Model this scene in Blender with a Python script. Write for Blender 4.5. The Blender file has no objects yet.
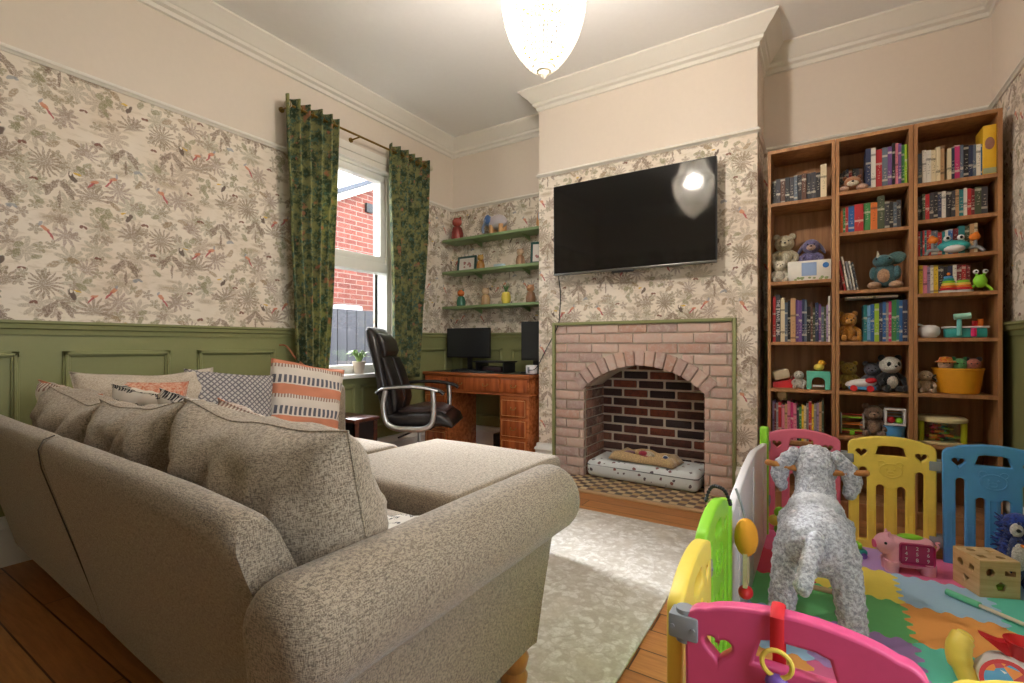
import bpy, bmesh, math, random
from mathutils import Vector, Matrix, noise, Euler
random.seed(7)
PI = math.pi
C = bpy.context.scene.collection
sc = bpy.context.scene
DG = bpy.context.evaluated_depsgraph_get

# ------------------------------------------------------------------ materials
def srgb(r, g, b):
    f = lambda c: (c/255/12.92) if c/255 <= .04045 else ((c/255+.055)/1.055)**2.4
    return (f(r), f(g), f(b), 1)

class NT:
    def __init__(s, name):
        s.m = bpy.data.materials.new(name); s.m.use_nodes = True
        s.t = s.m.node_tree; s.N = s.t.nodes; s.L = s.t.links
        s.b = s.N['Principled BSDF']
    def n(s, typ, props=None, **ins):
        x = s.N.new(typ)
        for k, v in (props or {}).items(): setattr(x, k, v)
        for k, v in ins.items():
            k = k.replace('_', ' ')
            s.set(x.inputs[int(k[1:])] if k[0] == 'i' and k[1:].isdigit() else x.inputs[k], v)
        return x
    def set(s, inp, v):
        if isinstance(v, bpy.types.NodeSocket): s.L.new(v, inp)
        else: inp.default_value = v
    def math(s, op, a, b=0.0, c=0.0, clamp=False):
        x = s.N.new('ShaderNodeMath'); x.operation = op; x.use_clamp = clamp
        s.set(x.inputs[0], a); s.set(x.inputs[1], b); s.set(x.inputs[2], c); return x.outputs[0]
    def vm(s, op, a, b=(0, 0, 0)):
        x = s.N.new('ShaderNodeVectorMath'); x.operation = op
        s.set(x.inputs[0], a); s.set(x.inputs[1], b)
        return x.outputs['Value'] if op in ('LENGTH', 'DOT_PRODUCT') else x.outputs[0]
    def mix(s, f, a, b, mode='MIX'):
        x = s.N.new('ShaderNodeMix'); x.data_type = 'RGBA'; x.blend_type = mode
        s.set(x.inputs[0], f); s.set(x.inputs[6], a); s.set(x.inputs[7], b); return x.outputs[2]
    def ss(s, v, lo, hi):
        x = s.N.new('ShaderNodeMapRange'); x.interpolation_type = 'SMOOTHSTEP'
        s.set(x.inputs[0], v); s.set(x.inputs[1], lo); s.set(x.inputs[2], hi); return x.outputs[0]
    def obj(s): return s.n('ShaderNodeTexCoord').outputs['Object']
    def noise(s, vec, scale, detail=2.0, rough=.5):
        x = s.n('ShaderNodeTexNoise'); s.set(x.inputs['Vector'], vec)
        s.set(x.inputs['Scale'], scale); s.set(x.inputs['Detail'], detail); s.set(x.inputs['Roughness'], rough)
        return x.outputs[0]
    def bump(s, h, strength=.3, dist=.01):
        x = s.n('ShaderNodeBump'); s.set(x.inputs['Height'], h)
        x.inputs['Strength'].default_value = strength; x.inputs['Distance'].default_value = dist
        s.L.new(x.outputs[0], s.b.inputs['Normal'])
    def base(s, c): s.set(s.b.inputs['Base Color'], c)
    def rough(s, v): s.set(s.b.inputs['Roughness'], v)

_cache = {}
def plain(name, rgb, rough=.5, metal=0, coat=0, var=.06):
    """simple procedural surface: base tone with a fine mottled variation"""
    key = (name, rgb, rough, metal)
    if key in _cache: return _cache[key]
    t = NT(name); c = srgb(*rgb)
    n = t.noise(t.obj(), 35, 3)
    lo = tuple(x*(1-var*1.5) for x in c[:3])+(1,); hi = tuple(min(1, x*(1+var)) for x in c[:3])+(1,)
    t.base(t.mix(n, lo, hi)); t.rough(rough); t.b.inputs['Metallic'].default_value = metal
    if coat: t.b.inputs['Coat Weight'].default_value = coat
    _cache[key] = t.m; return t.m

def plush_mat(rgb, name='plush', scale=140, rgb2=None):
    key = (name, rgb, rgb2)
    if key in _cache: return _cache[key]
    t = NT(name); o = t.obj(); n = t.noise(o, scale, 3, .7)
    c = srgb(*rgb); c2 = srgb(*rgb2) if rgb2 else tuple(x*.62 for x in c[:3])+(1,)
    t.base(t.mix(t.ss(n, .35, .65), c2, c)); t.rough(.95); t.bump(n, .6, .01)
    t.b.inputs['Sheen Weight'].default_value = .3
    _cache[key] = t.m; return t.m

def wallpaper():
    """cream paper printed with palms, leaves, parrots, toucans and butterflies in a half-drop repeat"""
    t = NT('botanical wallpaper'); o = t.obj()
    s = t.n('ShaderNodeSeparateXYZ', Vector=o).outputs
    u0 = t.math('ADD', s[0], s[1]); v = t.n('ShaderNodeCombineXYZ', X=u0, Y=s[2]).outputs[0]
    wob = t.n('ShaderNodeTexNoise', Vector=v, Scale=34.0, Detail=3.0).outputs['Color']
    sc_ = t.N.new('ShaderNodeVectorMath'); sc_.operation = 'SCALE'; sc_.inputs[3].default_value = .022
    t.L.new(t.vm('SUBTRACT', wob, (.5, .5, .5)), sc_.inputs[0])
    q = t.n('ShaderNodeSeparateXYZ', Vector=t.vm('ADD', v, sc_.outputs[0])).outputs
    TW, TH = .50, .60
    ku = t.math('DIVIDE', q[0], TW); col_i = t.math('FLOOR', ku)
    kv = t.math('ADD', t.math('DIVIDE', q[1], TH), t.math('MULTIPLY', col_i, .5))
    P = t.n('ShaderNodeCombineXYZ', X=t.math('MULTIPLY', t.math('FRACT', ku), TW), Y=t.math('MULTIPLY', t.math('FRACT', kv), TH)).outputs[0]
    tex = t.ss(t.noise(v, 150, 3, .7), .3, .62)
    def loc(cx, cy, rot, a, b):
        m = t.N.new('ShaderNodeMapping'); m.vector_type = 'TEXTURE'; t.L.new(P, m.inputs[0])
        m.inputs[1].default_value = (cx, cy, 0); m.inputs[2].default_value = (0, 0, math.radians(rot)); m.inputs[3].default_value = (a, b, 1)
        return m.outputs[0]
    def ell(cx, cy, a, b, rot=0, soft=.3):
        a *= 1.15; b *= 1.25
        return t.ss(t.vm('LENGTH', loc(cx, cy, rot, a, b)), 1.0, 1.0-soft)
    def fan(cx, cy, R_, n, rot=0, thin=.3, lo=0.0):
        R_ *= 1.2
        d = loc(cx, cy, rot, R_, R_); e = t.n('ShaderNodeSeparateXYZ', Vector=d).outputs
        a = t.math('ARCTAN2', e[0], e[1])
        c = t.math('POWER', t.math('ABSOLUTE', t.math('COSINE', t.math('MULTIPLY', a, n/2))), 1.6)
        r = t.vm('LENGTH', d); lim = t.math('ADD', t.math('MULTIPLY', c, 1-thin), thin)
        m = t.ss(t.math('SUBTRACT', lim, r), 0.0, .12)
        return t.math('MULTIPLY', m, t.ss(e[1], lo-.1, lo+.1)) if lo > -1 else m
    def mx(ms):
        r = ms[0]
        for m in ms[1:]: r = t.math('MAXIMUM', r, m)
        return r
    def put(col, ms, c, amt=.9, textured=True):
        f = mx(ms) if isinstance(ms, list) else ms
        if textured: f = t.math('MULTIPLY', f, t.math('ADD', t.math('MULTIPLY', tex, .7), .3))
        return t.mix(t.math('MULTIPLY', f, amt), col, srgb(*c))
    col = t.mix(t.ss(t.noise(v, 3.0, 4), .38, .7), srgb(230, 220, 206), srgb(220, 205, 188))
    st = t.noise(t.vm('MULTIPLY', P, (9, 34, 1)), 1.0, 4, .6)
    col = t.mix(t.math('MULTIPLY', t.ss(st, .50, .68), .55), col, srgb(188, 172, 146))
    col = put(col, [ell(.10, .16, .085, .022, 4, .8), ell(.13, .20, .06, .012, -6, .8), ell(.36, .46, .08, .02, 3, .8), ell(.30, .10, .07, .02, -5, .8)], (168, 148, 120), .75)
    def layer(col, scale, off, petals, R_, prob, ca, cb, amt):
        p = t.vm('ADD', t.vm('MULTIPLY', v, (scale, scale, 0)), off)
        vo = t.n('ShaderNodeTexVoronoi', {'voronoi_dimensions': '2D'}, Vector=t.vm('ADD', p, t.vm('MULTIPLY', sc_.outputs[0], (scale, scale, 0))), Scale=1.0, Randomness=.85)
        d = t.vm('SUBTRACT', p, vo.outputs['Position']); e = t.n('ShaderNodeSeparateXYZ', Vector=d).outputs
        rnd = t.n('ShaderNodeSeparateXYZ', Vector=vo.outputs['Color']).outputs
        a = t.math('ADD', t.math('ARCTAN2', e[1], e[0]), t.math('MULTIPLY', rnd[0], 6.28))
        c = t.math('ABSOLUTE', t.math('COSINE', t.math('MULTIPLY', a, petals/2)))
        m = t.ss(t.math('SUBTRACT', t.math('MULTIPLY', t.math('ADD', t.math('MULTIPLY', c, .7), .3), R_), t.vm('LENGTH', d)), 0.0, .12*R_)
        f = t.math('MULTIPLY', t.math('MULTIPLY', m, t.math('LESS_THAN', rnd[1], prob)), t.math('ADD', t.math('MULTIPLY', tex, .8), .2))
        return t.mix(t.math('MULTIPLY', f, amt), col, t.mix(rnd[2], srgb(*ca), srgb(*cb)))
    col = layer(col, 7.5, (3, 1, 0), 9, .56, .6, (172, 152, 134), (160, 156, 132), .7)
    col = layer(col, 15, (7.3, 2.4, 0), 5, .48, .6, (150, 126, 112), (146, 136, 104), .8)
    col = put(col, [fan(.25, .30, .075, 15, 0, .35, -.15), fan(.42, .13, .062, 13, 20, .3, -.2), fan(.06, .43, .066, 17, -15, .3, -2)], (140, 120, 102), .85)
    col = put(col, [fan(.36, .36, .055, 11, 40, .3, -2), fan(.14, .08, .05, 9, 10, .3, -2), fan(.22, .52, .05, 13, -30, .35, -.3)], (158, 136, 126), .8)
    pal = []
    for cx, cy in ((.115, .305), (.39, .545)):
        pal += [ell(cx+dx, cy+dy, a, b, r_) for dx, dy, a, b, r_ in ((-.035, .012, .036, .012, 28), (.035, .010, .036, .012, -28), (-.02, .03, .03, .010, 50), (.022, .028, .03, .010, -48), (-.04, -.012, .03, .009, 60), (.042, -.014, .03, .009, -60), (0, -.045, .006, .04, 0))]
    col = put(col, pal, (128, 104, 88), .9)
    mon = [ell(.29, .20, .024, .014, 60), ell(.315, .235, .026, .014, 100), ell(.275, .245, .022, .013, 20), ell(.30, .165, .026, .012, 130), ell(.20, .43, .024, .014, -40), ell(.225, .46, .022, .012, 30), ell(.46, .27, .024, .013, 70), ell(.47, .31, .022, .012, 20), ell(.04, .24, .026, .013, -50), ell(.03, .56, .024, .012, 20)]
    col = put(col, mon, (138, 132, 96), .85)
    col = put(col, [ell(.345, .275, .028, .012, -35), ell(.09, .53, .03, .013, 35), ell(.17, .56, .028, .012, -20), ell(.45, .42, .03, .012, 60)], (150, 122, 88), .8)
    col = put(col, [ell(.165, .385, .012, .026, 28), ell(.405, .225, .011, .024, -30)], (92, 72, 62), .9, False)
    col = put(col, [ell(.16, .40, .007, .008), ell(.40, .24, .006, .007)], (226, 216, 200), 1, False)
    col = put(col, [ell(.185, .405, .016, .004, -8), ell(.382, .247, .014, .004, 12)], (214, 178, 84), 1, False)
    col = put(col, [ell(.335, .42, .022, .009, 30), ell(.06, .105, .020, .009, -35), ell(.255, .385, .018, .008, 15)], (204, 128, 94), .85, False)
    col = put(col, [ell(.315, .395, .026, .005, 55), ell(.08, .075, .026, .005, -58), ell(.24, .365, .022, .005, 50)], (176, 78, 84), .9, False)
    col = put(col, [ell(.35, .44, .014, .006, 80), ell(.045, .125, .014, .006, 60), ell(.44, .49, .016, .008, 30), ell(.457, .492, .014, .007, -40)], (138, 144, 154), .7, False)
    but = []
    for cx, cy in ((.21, .14), (.48, .20), (.02, .34), (.27, .585)): but += [ell(cx-.008, cy, .010, .006, 35), ell(cx+.008, cy, .010, .006, -35)]
    col = put(col, but, (122, 76, 62), .9, False)
    t.base(col); t.rough(.75)
    return t.m

def fabric(name='tweed fabric', hi=(166, 151, 129), lo=(96, 83, 68), k=1.25):
    t = NT(name); o = t.obj()
    a = t.noise(t.vm('MULTIPLY', o, (95*k, 95*k, 460*k)), 1, 2, .6)
    b = t.noise(t.vm('MULTIPLY', o, (430*k, 430*k, 105*k)), 1, 2, .6)
    m = t.math('MULTIPLY', t.math('ADD', a, b), .5)
    t.base(t.mix(t.ss(m, .38, .60), srgb(*lo), srgb(*hi))); t.rough(.92)
    t.b.inputs['Sheen Weight'].default_value = .25
    t.bump(m, .45, .004)
    return t.m

def curtain_mat():
    t = NT('patterned green curtain'); o = t.obj()
    c = t.mix(t.ss(t.noise(o, 14, 5, .7), .4, .6), srgb(60, 76, 52), srgb(148, 146, 92))
    c = t.mix(t.ss(t.noise(o, 30, 4, .6), .52, .66), c, srgb(82, 112, 96))
    c = t.mix(t.math('MULTIPLY', t.ss(t.noise(t.vm('ADD', o, (4, 2, 1)), 11, 3, .6), .6, .7), .8), c, srgb(190, 122, 92))
    c = t.mix(t.ss(t.noise(t.vm('ADD', o, (9, 2, 6)), 42, 3), .6, .68), c, srgb(138, 142, 104))
    t.base(c); t.rough(.8)
    tr = t.n('ShaderNodeBsdfTranslucent'); t.set(tr.inputs[0], c)
    mx = t.n('ShaderNodeMixShader'); mx.inputs[0].default_value = .35
    t.L.new(t.b.outputs[0], mx.inputs[1]); t.L.new(tr.outputs[0], mx.inputs[2])
    t.L.new(mx.outputs[0], t.N['Material Output'].inputs[0])
    return t.m

def wood(name, a, b, axis=0, scale=9, rough=.4, stretch=14, dark=None):
    t = NT(name); o = t.obj(); v = [stretch]*3; v[axis] = 1.0
    n = t.noise(t.vm('MULTIPLY', o, tuple(x*scale/10 for x in v)), 3, 5, .6)
    c = t.mix(t.ss(n, .35, .68), srgb(*a), srgb(*b))
    if dark: c = t.mix(t.ss(t.noise(o, 2.5, 2), .55, .75), c, srgb(*dark))
    t.base(c); t.rough(rough); t.bump(n, .08, .002)
    return t.m

def island_brick(name, cols, rough=.9, spots=None):
    t = NT(name); g = t.n('ShaderNodeNewGeometry').outputs['Random Per Island']
    cr = t.n('ShaderNodeValToRGB'); t.L.new(g, cr.inputs[0]); e = cr.color_ramp; e.interpolation = 'CONSTANT'
    while len(e.elements) < len(cols): e.elements.new(.5)
    for i, c in enumerate(cols): e.elements[i].position = i/len(cols); e.elements[i].color = srgb(*c)
    n = t.noise(t.obj(), 28, 5, .7)
    c = t.mix(t.math('MULTIPLY', t.ss(n, .42, .68), .55), cr.outputs[0], srgb(*spots) if spots else srgb(60, 45, 40))
    t.base(c); t.rough(rough); t.bump(n, .5, .006); return t.m

def floor_mat():
    t = NT('oak floor boards'); o = t.obj()
    br = t.n('ShaderNodeTexBrick', {'offset': .4, 'offset_frequency': 2}, Vector=o, Color1=srgb(192, 132, 76), Color2=srgb(162, 104, 56),
             Mortar=srgb(66, 38, 20), Scale=1.0, Mortar_Size=.003, Brick_Width=1.3, Row_Height=.125)
    n = t.noise(t.vm('MULTIPLY', o, (2, 22, 2)), 3, 6, .65)
    c = t.mix(t.math('MULTIPLY', t.ss(n, .3, .75), .5), br.outputs[0], srgb(112, 66, 32))
    t.base(c); t.rough(t.math('ADD', t.math('MULTIPLY', n, .2), .22)); t.bump(br.outputs['Fac'], -.2, .003)
    return t.m

def rug_mat():
    t = NT('faded rug pile'); o = t.obj()
    n = t.noise(o, 26, 6, .75); w = t.noise(o, 5, 4, .6)
    vo = t.n('ShaderNodeTexVoronoi', Vector=t.vm('ADD', o, t.n('ShaderNodeTexNoise', Vector=o, Scale=6.0).outputs['Color']), Scale=9.0)
    c = t.mix(t.ss(n, .42, .62), srgb(196, 190, 180), srgb(222, 219, 213))
    c = t.mix(t.math('MULTIPLY', t.ss(vo.outputs[0], .45, .6), .5), c, srgb(172, 162, 146))
    c = t.mix(t.math('MULTIPLY', t.ss(w, .5, .7), .5), c, srgb(205, 196, 182))
    t.base(c); t.rough(.95); t.bump(n, .5, .004); return t.m

def mosaic():
    t = NT('hearth mosaic tiles'); o = t.obj()
    s = t.n('ShaderNodeSeparateXYZ', Vector=o).outputs
    k = 1/.052
    fx = t.math('FLOOR', t.math('MULTIPLY', s[0], k)); fy = t.math('FLOOR', t.math('MULTIPLY', s[1], k))
    ch = t.math('PINGPONG', t.math('ADD', fx, fy), 1.0)
    wn = t.n('ShaderNodeTexWhiteNoise', Vector=t.n('ShaderNodeCombineXYZ', X=fx, Y=fy).outputs[0]).outputs[0]
    dk = t.mix(wn, srgb(38, 26, 24), srgb(86, 40, 26)); lt = t.mix(wn, srgb(176, 140, 84), srgb(214, 194, 152))
    c = t.mix(ch, dk, lt)
    gx = t.math('PINGPONG', t.math('MULTIPLY', s[0], k), .5); gy = t.math('PINGPONG', t.math('MULTIPLY', s[1], k), .5)
    g = t.math('LESS_THAN', t.math('MINIMUM', gx, gy), .05)
    t.base(t.mix(g, c, srgb(150, 130, 104))); t.rough(.35); return t.m

def book_mat():
    t = NT('printed book cover'); o = t.obj()
    oi = t.n('ShaderNodeObjectInfo'); s = t.n('ShaderNodeSeparateXYZ', Vector=o).outputs
    r = oi.outputs['Random']
    v = t.n('ShaderNodeCombineXYZ', X=t.math('MULTIPLY', s[0], 90.0), Y=r, Z=t.math('MULTIPLY', s[2], 160.0)).outputs[0]
    let = t.math('GREATER_THAN', t.noise(v, 1.0, 1), .60)
    lo = t.math('ADD', .03, t.math('MULTIPLY', r, .03))
    band = t.math('MULTIPLY', t.math('GREATER_THAN', s[2], lo), t.math('LESS_THAN', s[2], t.math('ADD', lo, t.math('ADD', .05, t.math('MULTIPLY', r, .08)))))
    mid = t.math('LESS_THAN', t.math('ABSOLUTE', s[0]), .006)
    f = t.math('MULTIPLY', t.math('MULTIPLY', let, band), mid)
    lum = t.n('ShaderNodeSeparateColor', {'mode': 'HSL'}, Color=oi.outputs['Color']).outputs[2]
    ink = t.mix(t.math('GREATER_THAN', lum, .3), srgb(214, 206, 186), srgb(40, 34, 40))
    top = t.math('GREATER_THAN', t.math('PINGPONG', t.math('ADD', s[2], t.math('MULTIPLY', r, .1)), .07), .064)
    c = t.mix(t.math('MULTIPLY', top, .55), oi.outputs['Color'], ink)
    c = t.mix(t.math('MULTIPLY', f, .55), c, ink)
    t.base(c); t.rough(.45); return t.m

def glass(name='clear pane glass', tint=(1, 1, 1, 1)):
    t = NT(name); t.N.remove(t.b)
    tr = t.n('ShaderNodeBsdfTransparent'); tr.inputs[0].default_value = tint
    gl = t.n('ShaderNodeBsdfGlossy'); gl.inputs['Roughness'].default_value = .02
    mx = t.n('ShaderNodeMixShader'); mx.inputs[0].default_value = .06
    t.L.new(tr.outputs[0], mx.inputs[1]); t.L.new(gl.outputs[0], mx.inputs[2])
    t.L.new(mx.outputs[0], t.N['Material Output'].inputs[0]); return t.m

M = dict(
    paper=wallpaper(), paint=plain('warm white wall paint', (220, 207, 193), .7, var=.02),
    ceil=plain('ceiling paint', (240, 238, 236), .8, var=.02), cornice=plain('moulding paint', (226, 220, 210), .55, var=.02),
    green=plain('olive green wall paint', (136, 138, 90), .5, var=.04), gloss=plain('white gloss paint', (226, 224, 218), .3, var=.02),
    tweed=fabric(), floor=floor_mat(), rug=rug_mat(), mosaic=mosaic(), curtain=curtain_mat(), book=book_mat(),
    pages=plain('paper edges', (226, 216, 192), .9), oak=wood('oak veneer', (178, 130, 86), (148, 102, 64), 2, 6, .45),
    yew=wood('polished yew wood', (184, 108, 60), (140, 74, 38), 0, 8, .25), dwood=wood('dark stained wood', (92, 44, 28), (50, 22, 16), 0, 8, .35),
    pine=wood('turned pine', (190, 130, 66), (160, 100, 44), 2, 8, .35), birch=wood('pale birch', (222, 190, 140), (200, 162, 108), 0, 8, .45),
    black=plain('black plastic', (24, 24, 26), .4), chrome=plain('brushed chrome', (222, 224, 228), .32, 1), brass=plain('aged brass', (150, 120, 62), .35, 1),
    leather=plain('black leather', (34, 29, 29), .3, coat=.2), grey=plain('grey plastic', (140, 146, 150), .5),
    pinkp=plain('pink moulded plastic', (222, 84, 134), .38), rosep=plain('rose moulded plastic', (226, 112, 138), .38),
    yelp=plain('yellow moulded plastic', (240, 214, 92), .38), bluep=plain('blue moulded plastic', (84, 160, 220), .38),
    greenp=plain('lime moulded plastic', (140, 208, 52), .38), whitep=plain('white moulded plastic', (224, 222, 224), .4),
    redp=plain('red plastic', (206, 34, 42), .35), orangep=plain('orange plastic', (236, 132, 40), .4), tealp=plain('teal plastic', (52, 160, 160), .4),
    purplep=plain('purple plastic', (120, 84, 168), .4), glass=glass(), screen=plain('dark screen', (9, 9, 10), .07, var=0),
)

# ------------------------------------------------------------------ mesh helpers
def nb(): return bmesh.new()
def xf(vs, mat):
    for v in vs: v.co = mat @ v.co
def box(bm, x0, x1, y0, y1, z0, z1, bev=0, seg=2, mat=None, mi=0):
    t = bmesh.new(); bmesh.ops.create_cube(t, size=1)
    for v in t.verts:
        v.co = Vector(((x0+x1)/2+v.co.x*(x1-x0), (y0+y1)/2+v.co.y*(y1-y0), (z0+z1)/2+v.co.z*(z1-z0)))
    if bev: bmesh.ops.bevel(t, geom=t.edges[:]+t.verts[:], offset=bev, segments=seg, profile=.5, affect='EDGES')
    merge(bm, t, mat, mi)
def merge(bm, t, mat=None, mi=0):
    if mat: xf(t.verts, mat)
    mp = {}
    for v in t.verts: mp[v] = bm.verts.new(v.co)
    for f in t.faces:
        try:
            nf = bm.faces.new([mp[v] for v in f.verts]); nf.smooth = f.smooth; nf.material_index = mi or f.material_index
        except ValueError: pass
    t.free()
def cyl(bm, p0, p1, r0, r1=None, n=16, caps=True, mi=0):
    p0, p1 = Vector(p0), Vector(p1); r1 = r0 if r1 is None else r1
    t = bmesh.new(); d = p1-p0
    bmesh.ops.create_cone(t, cap_ends=caps, segments=n, radius1=r0, radius2=r1, depth=d.length)
    merge(bm, t, Matrix.Translation((p0+p1)/2) @ d.to_track_quat('Z', 'Y').to_matrix().to_4x4(), mi)
def ball(bm, c, r, rot=None, seg=16, mi=0):
    r = (r, r, r) if isinstance(r, (int, float)) else r
    t = bmesh.new(); bmesh.ops.create_uvsphere(t, u_segments=seg, v_segments=max(6, seg*2//3), radius=1)
    m = Matrix.Translation(c) @ ((Euler(rot).to_matrix().to_4x4()) if rot else Matrix()) @ Matrix.Diagonal((*r, 1))
    merge(bm, t, m, mi)
def tube(bm, pts, r, n=10, closed=False, flat=1.0, mi=0):
    pts = [Vector(p) for p in pts]; N = len(pts)
    rs = r if isinstance(r, (list, tuple)) else [r]*N
    rings = []; up = None
    for i, p in enumerate(pts):
        a = pts[(i-1) % N] if (closed or i > 0) else pts[i]; b = pts[(i+1) % N] if (closed or i < N-1) else pts[i]
        d = (b-a).normalized()
        if up is None:
            up = Vector((0, 0, 1)) if abs(d.z) < .9 else Vector((1, 0, 0))
        s = d.cross(up).normalized(); up = s.cross(d).normalized()
        rings.append([bm.verts.new(p+(s*math.cos(k*2*PI/n)+up*math.sin(k*2*PI/n)*flat)*rs[i]) for k in range(n)])
    for i in range(N if closed else N-1):
        A, B = rings[i], rings[(i+1) % N]
        for k in range(n):
            f = bm.faces.new((A[k], A[(k+1) % n], B[(k+1) % n], B[k])); f.material_index = mi
    if not closed:
        for R in (rings[0][::-1], rings[-1]):
            f = bm.faces.new(R); f.material_index = mi
def arc(pts, k=8):
    """Catmull-Rom through pts"""
    P = [Vector(p) for p in pts]; P = [P[0]*2-P[1]]+P+[P[-1]*2-P[-2]]; out = []
    for i in range(1, len(P)-2):
        for j in range(k):
            t = j/k; a, b, c, d = P[i-1:i+3]
            out.append(.5*((2*b)+(c-a)*t+(2*a-5*b+4*c-d)*t*t+(3*b-a-3*c+d)*t**3))
    out.append(P[-2]); return out
def lathe(bm, prof, c=(0, 0, 0), n=24, mi=0, sx=1, sy=1):
    rings = []
    for r, z in prof:
        rings.append([bm.verts.new((c[0]+sx*r*math.cos(k*2*PI/n), c[1]+sy*r*math.sin(k*2*PI/n), c[2]+z)) for k in range(n)])
    for A, B in zip(rings, rings[1:]):
        for k in range(n):
            f = bm.faces.new((A[k], A[(k+1) % n], B[(k+1) % n], B[k])); f.material_index = mi
    for R in (rings[0][::-1], rings[-1]):
        f = bm.faces.new(R); f.material_index = mi
def prism(bm, poly, axis, a, b, mi=0):
    """poly of 2D points extruded along axis ('x','y','z') from a to b"""
    def P(p, h):
        return {'x': (h, p[0], p[1]), 'y': (p[0], h, p[1]), 'z': (p[0], p[1], h)}[axis]
    A = [bm.verts.new(P(p, a)) for p in poly]; B = [bm.verts.new(P(p, b)) for p in poly]
    n = len(poly); fs = [bm.faces.new(A[::-1]), bm.faces.new(B)]
    for i in range(n): fs.append(bm.faces.new((A[i], A[(i+1) % n], B[(i+1) % n], B[i])))
    for f in fs: f.material_index = mi
def obj(name, bm, mats, parent=None, smooth=True, ang=40, loc=None):
    me = bpy.data.meshes.new(name)
    bmesh.ops.recalc_face_normals(bm, faces=bm.faces[:])
    if smooth:
        for f in bm.faces: f.smooth = True
        for e in bm.edges:
            if len(e.link_faces) == 2 and e.calc_face_angle(0) > math.radians(ang): e.smooth = False
    bm.to_mesh(me); bm.free()
    for m in (mats if isinstance(mats, (list, tuple)) else [mats]): me.materials.append(m)
    o = bpy.data.objects.new(name, me); C.objects.link(o)
    if parent: o.parent = parent
    if loc: o.location = loc
    return o
def thing(name, label, cat, loc=(0, 0, 0), rz=0, group=None):
    o = bpy.data.objects.new(name, None); C.objects.link(o); o.empty_display_size = .1
    o.location = loc; o.rotation_euler = (0, 0, rz)
    return tag(o, label, cat, group)
def tag(o, label, cat, group=None):
    o['label'] = label; o['category'] = cat
    if group: o['group'] = group
    return o
def struct(name, bm, m, parent=None, **k):
    o = obj(name, bm, m, parent, **k)
    if not parent: o['kind'] = 'structure'
    return o
def lab(o, label): o['label'] = label; return o
def evalmesh(o):
    bpy.context.view_layer.update()
    me = bpy.data.meshes.new_from_object(o.evaluated_get(DG()))
    return me
def curve_mesh(name, loops, depth, bevel, mat, parent=None):
    """2-D outline with holes, extruded: lies in local XZ, thickness along Y"""
    cu = bpy.data.curves.new(name, 'CURVE'); cu.dimensions = '2D'; cu.fill_mode = 'BOTH'
    cu.extrude = depth; cu.bevel_depth = bevel; cu.offset = -bevel*.8; cu.bevel_resolution = 2
    for lp in loops:
        s = cu.splines.new('POLY'); s.points.add(len(lp)-1); s.use_cyclic_u = True
        for i, p in enumerate(lp): s.points[i].co = (p[0], p[1], 0, 1)
    t = bpy.data.objects.new('tmp', cu); C.objects.link(t)
    me = evalmesh(t); bpy.data.objects.remove(t); bpy.data.curves.remove(cu)
    me.transform(Matrix.Rotation(PI/2, 4, 'X')); me.name = name
    me.materials.clear(); me.materials.append(mat)
    for p in me.polygons: p.use_smooth = abs(p.normal.y) < .98
    o = bpy.data.objects.new(name, me); C.objects.link(o)
    if parent: o.parent = parent
    return o
def remesh(name, bm, voxel, mat, parent=None, amp=0, scale=30, smooth_it=3):
    me = bpy.data.meshes.new('t'); bm.to_mesh(me); bm.free()
    t = bpy.data.objects.new('t', me); C.objects.link(t)
    m = t.modifiers.new('r', 'REMESH'); m.mode = 'VOXEL'; m.voxel_size = voxel
    s = t.modifiers.new('s', 'SMOOTH'); s.iterations = smooth_it; s.factor = .5
    out = evalmesh(t); bpy.data.objects.remove(t)
    if amp:
        co = [(v.co.copy(), v.normal.copy()) for v in out.vertices]
        for v, (c, n) in zip(out.vertices, co):
            v.co = c+n*amp*(noise.noise(c*scale)+.6*noise.noise(c*scale*2.1))
    out.name = name; out.materials.clear(); out.materials.append(mat)
    for p in out.polygons: p.use_smooth = True
    o = bpy.data.objects.new(name, out); C.objects.link(o)
    if parent: o.parent = parent
    return o
def text(name, s, size, mat, parent, loc, rot, ext=.0004):
    cu = bpy.data.curves.new(name, 'FONT'); cu.body = s; cu.size = size; cu.extrude = ext; cu.align_x = 'CENTER'; cu.align_y = 'CENTER'
    t = bpy.data.objects.new('tmp', cu); C.objects.link(t); me = evalmesh(t); bpy.data.objects.remove(t)
    me.materials.clear(); me.materials.append(mat); me.name = name
    o = bpy.data.objects.new(name, me); C.objects.link(o); o.parent = parent; o.location = loc; o.rotation_euler = rot
    return o

# ------------------------------------------------------------------ room
XL, XR, YB, YC, YF = -3.22, .84, 3.91, 3.50, -1.0     # left, right, alcove back, chimney face, wall behind the camera
CX0, CX1, ZC = -1.966, -.35, 3.10
DADO, PIC = 1.13, 2.42
WY0, WY1, WZ0, WZ1 = 2.20, 3.12, .79, 2.60              # window opening

bm = nb(); box(bm, XL-.3, XR+.2, YF-.2, YB+.2, -.1, 0); struct('floor', bm, M['floor'], smooth=False)
bm = nb(); box(bm, XL-.3, XR+.2, YF-.2, YB+.2, ZC, ZC+.1); struct('ceiling', bm, M['ceil'], smooth=False)
WM = [M['green'], M['paper'], M['paint']]
def slab(bm, x0, x1, y0, y1, z0, z1):
    cuts = [z0]+[z for z in (DADO, PIC) if z0 < z < z1]+[z1]
    for a, b in zip(cuts, cuts[1:]):
        mi = 0 if b <= DADO+1e-6 else (1 if b <= PIC+1e-6 else 2)
        t = bmesh.new(); bmesh.ops.create_cube(t, size=1)
        for v in t.verts: v.co = Vector(((x0+x1)/2+v.co.x*(x1-x0), (y0+y1)/2+v.co.y*(y1-y0), (a+b)/2+v.co.z*(b-a)))
        for f in t.faces: f.material_index = mi
        merge(bm, t)
bm = nb()
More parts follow.
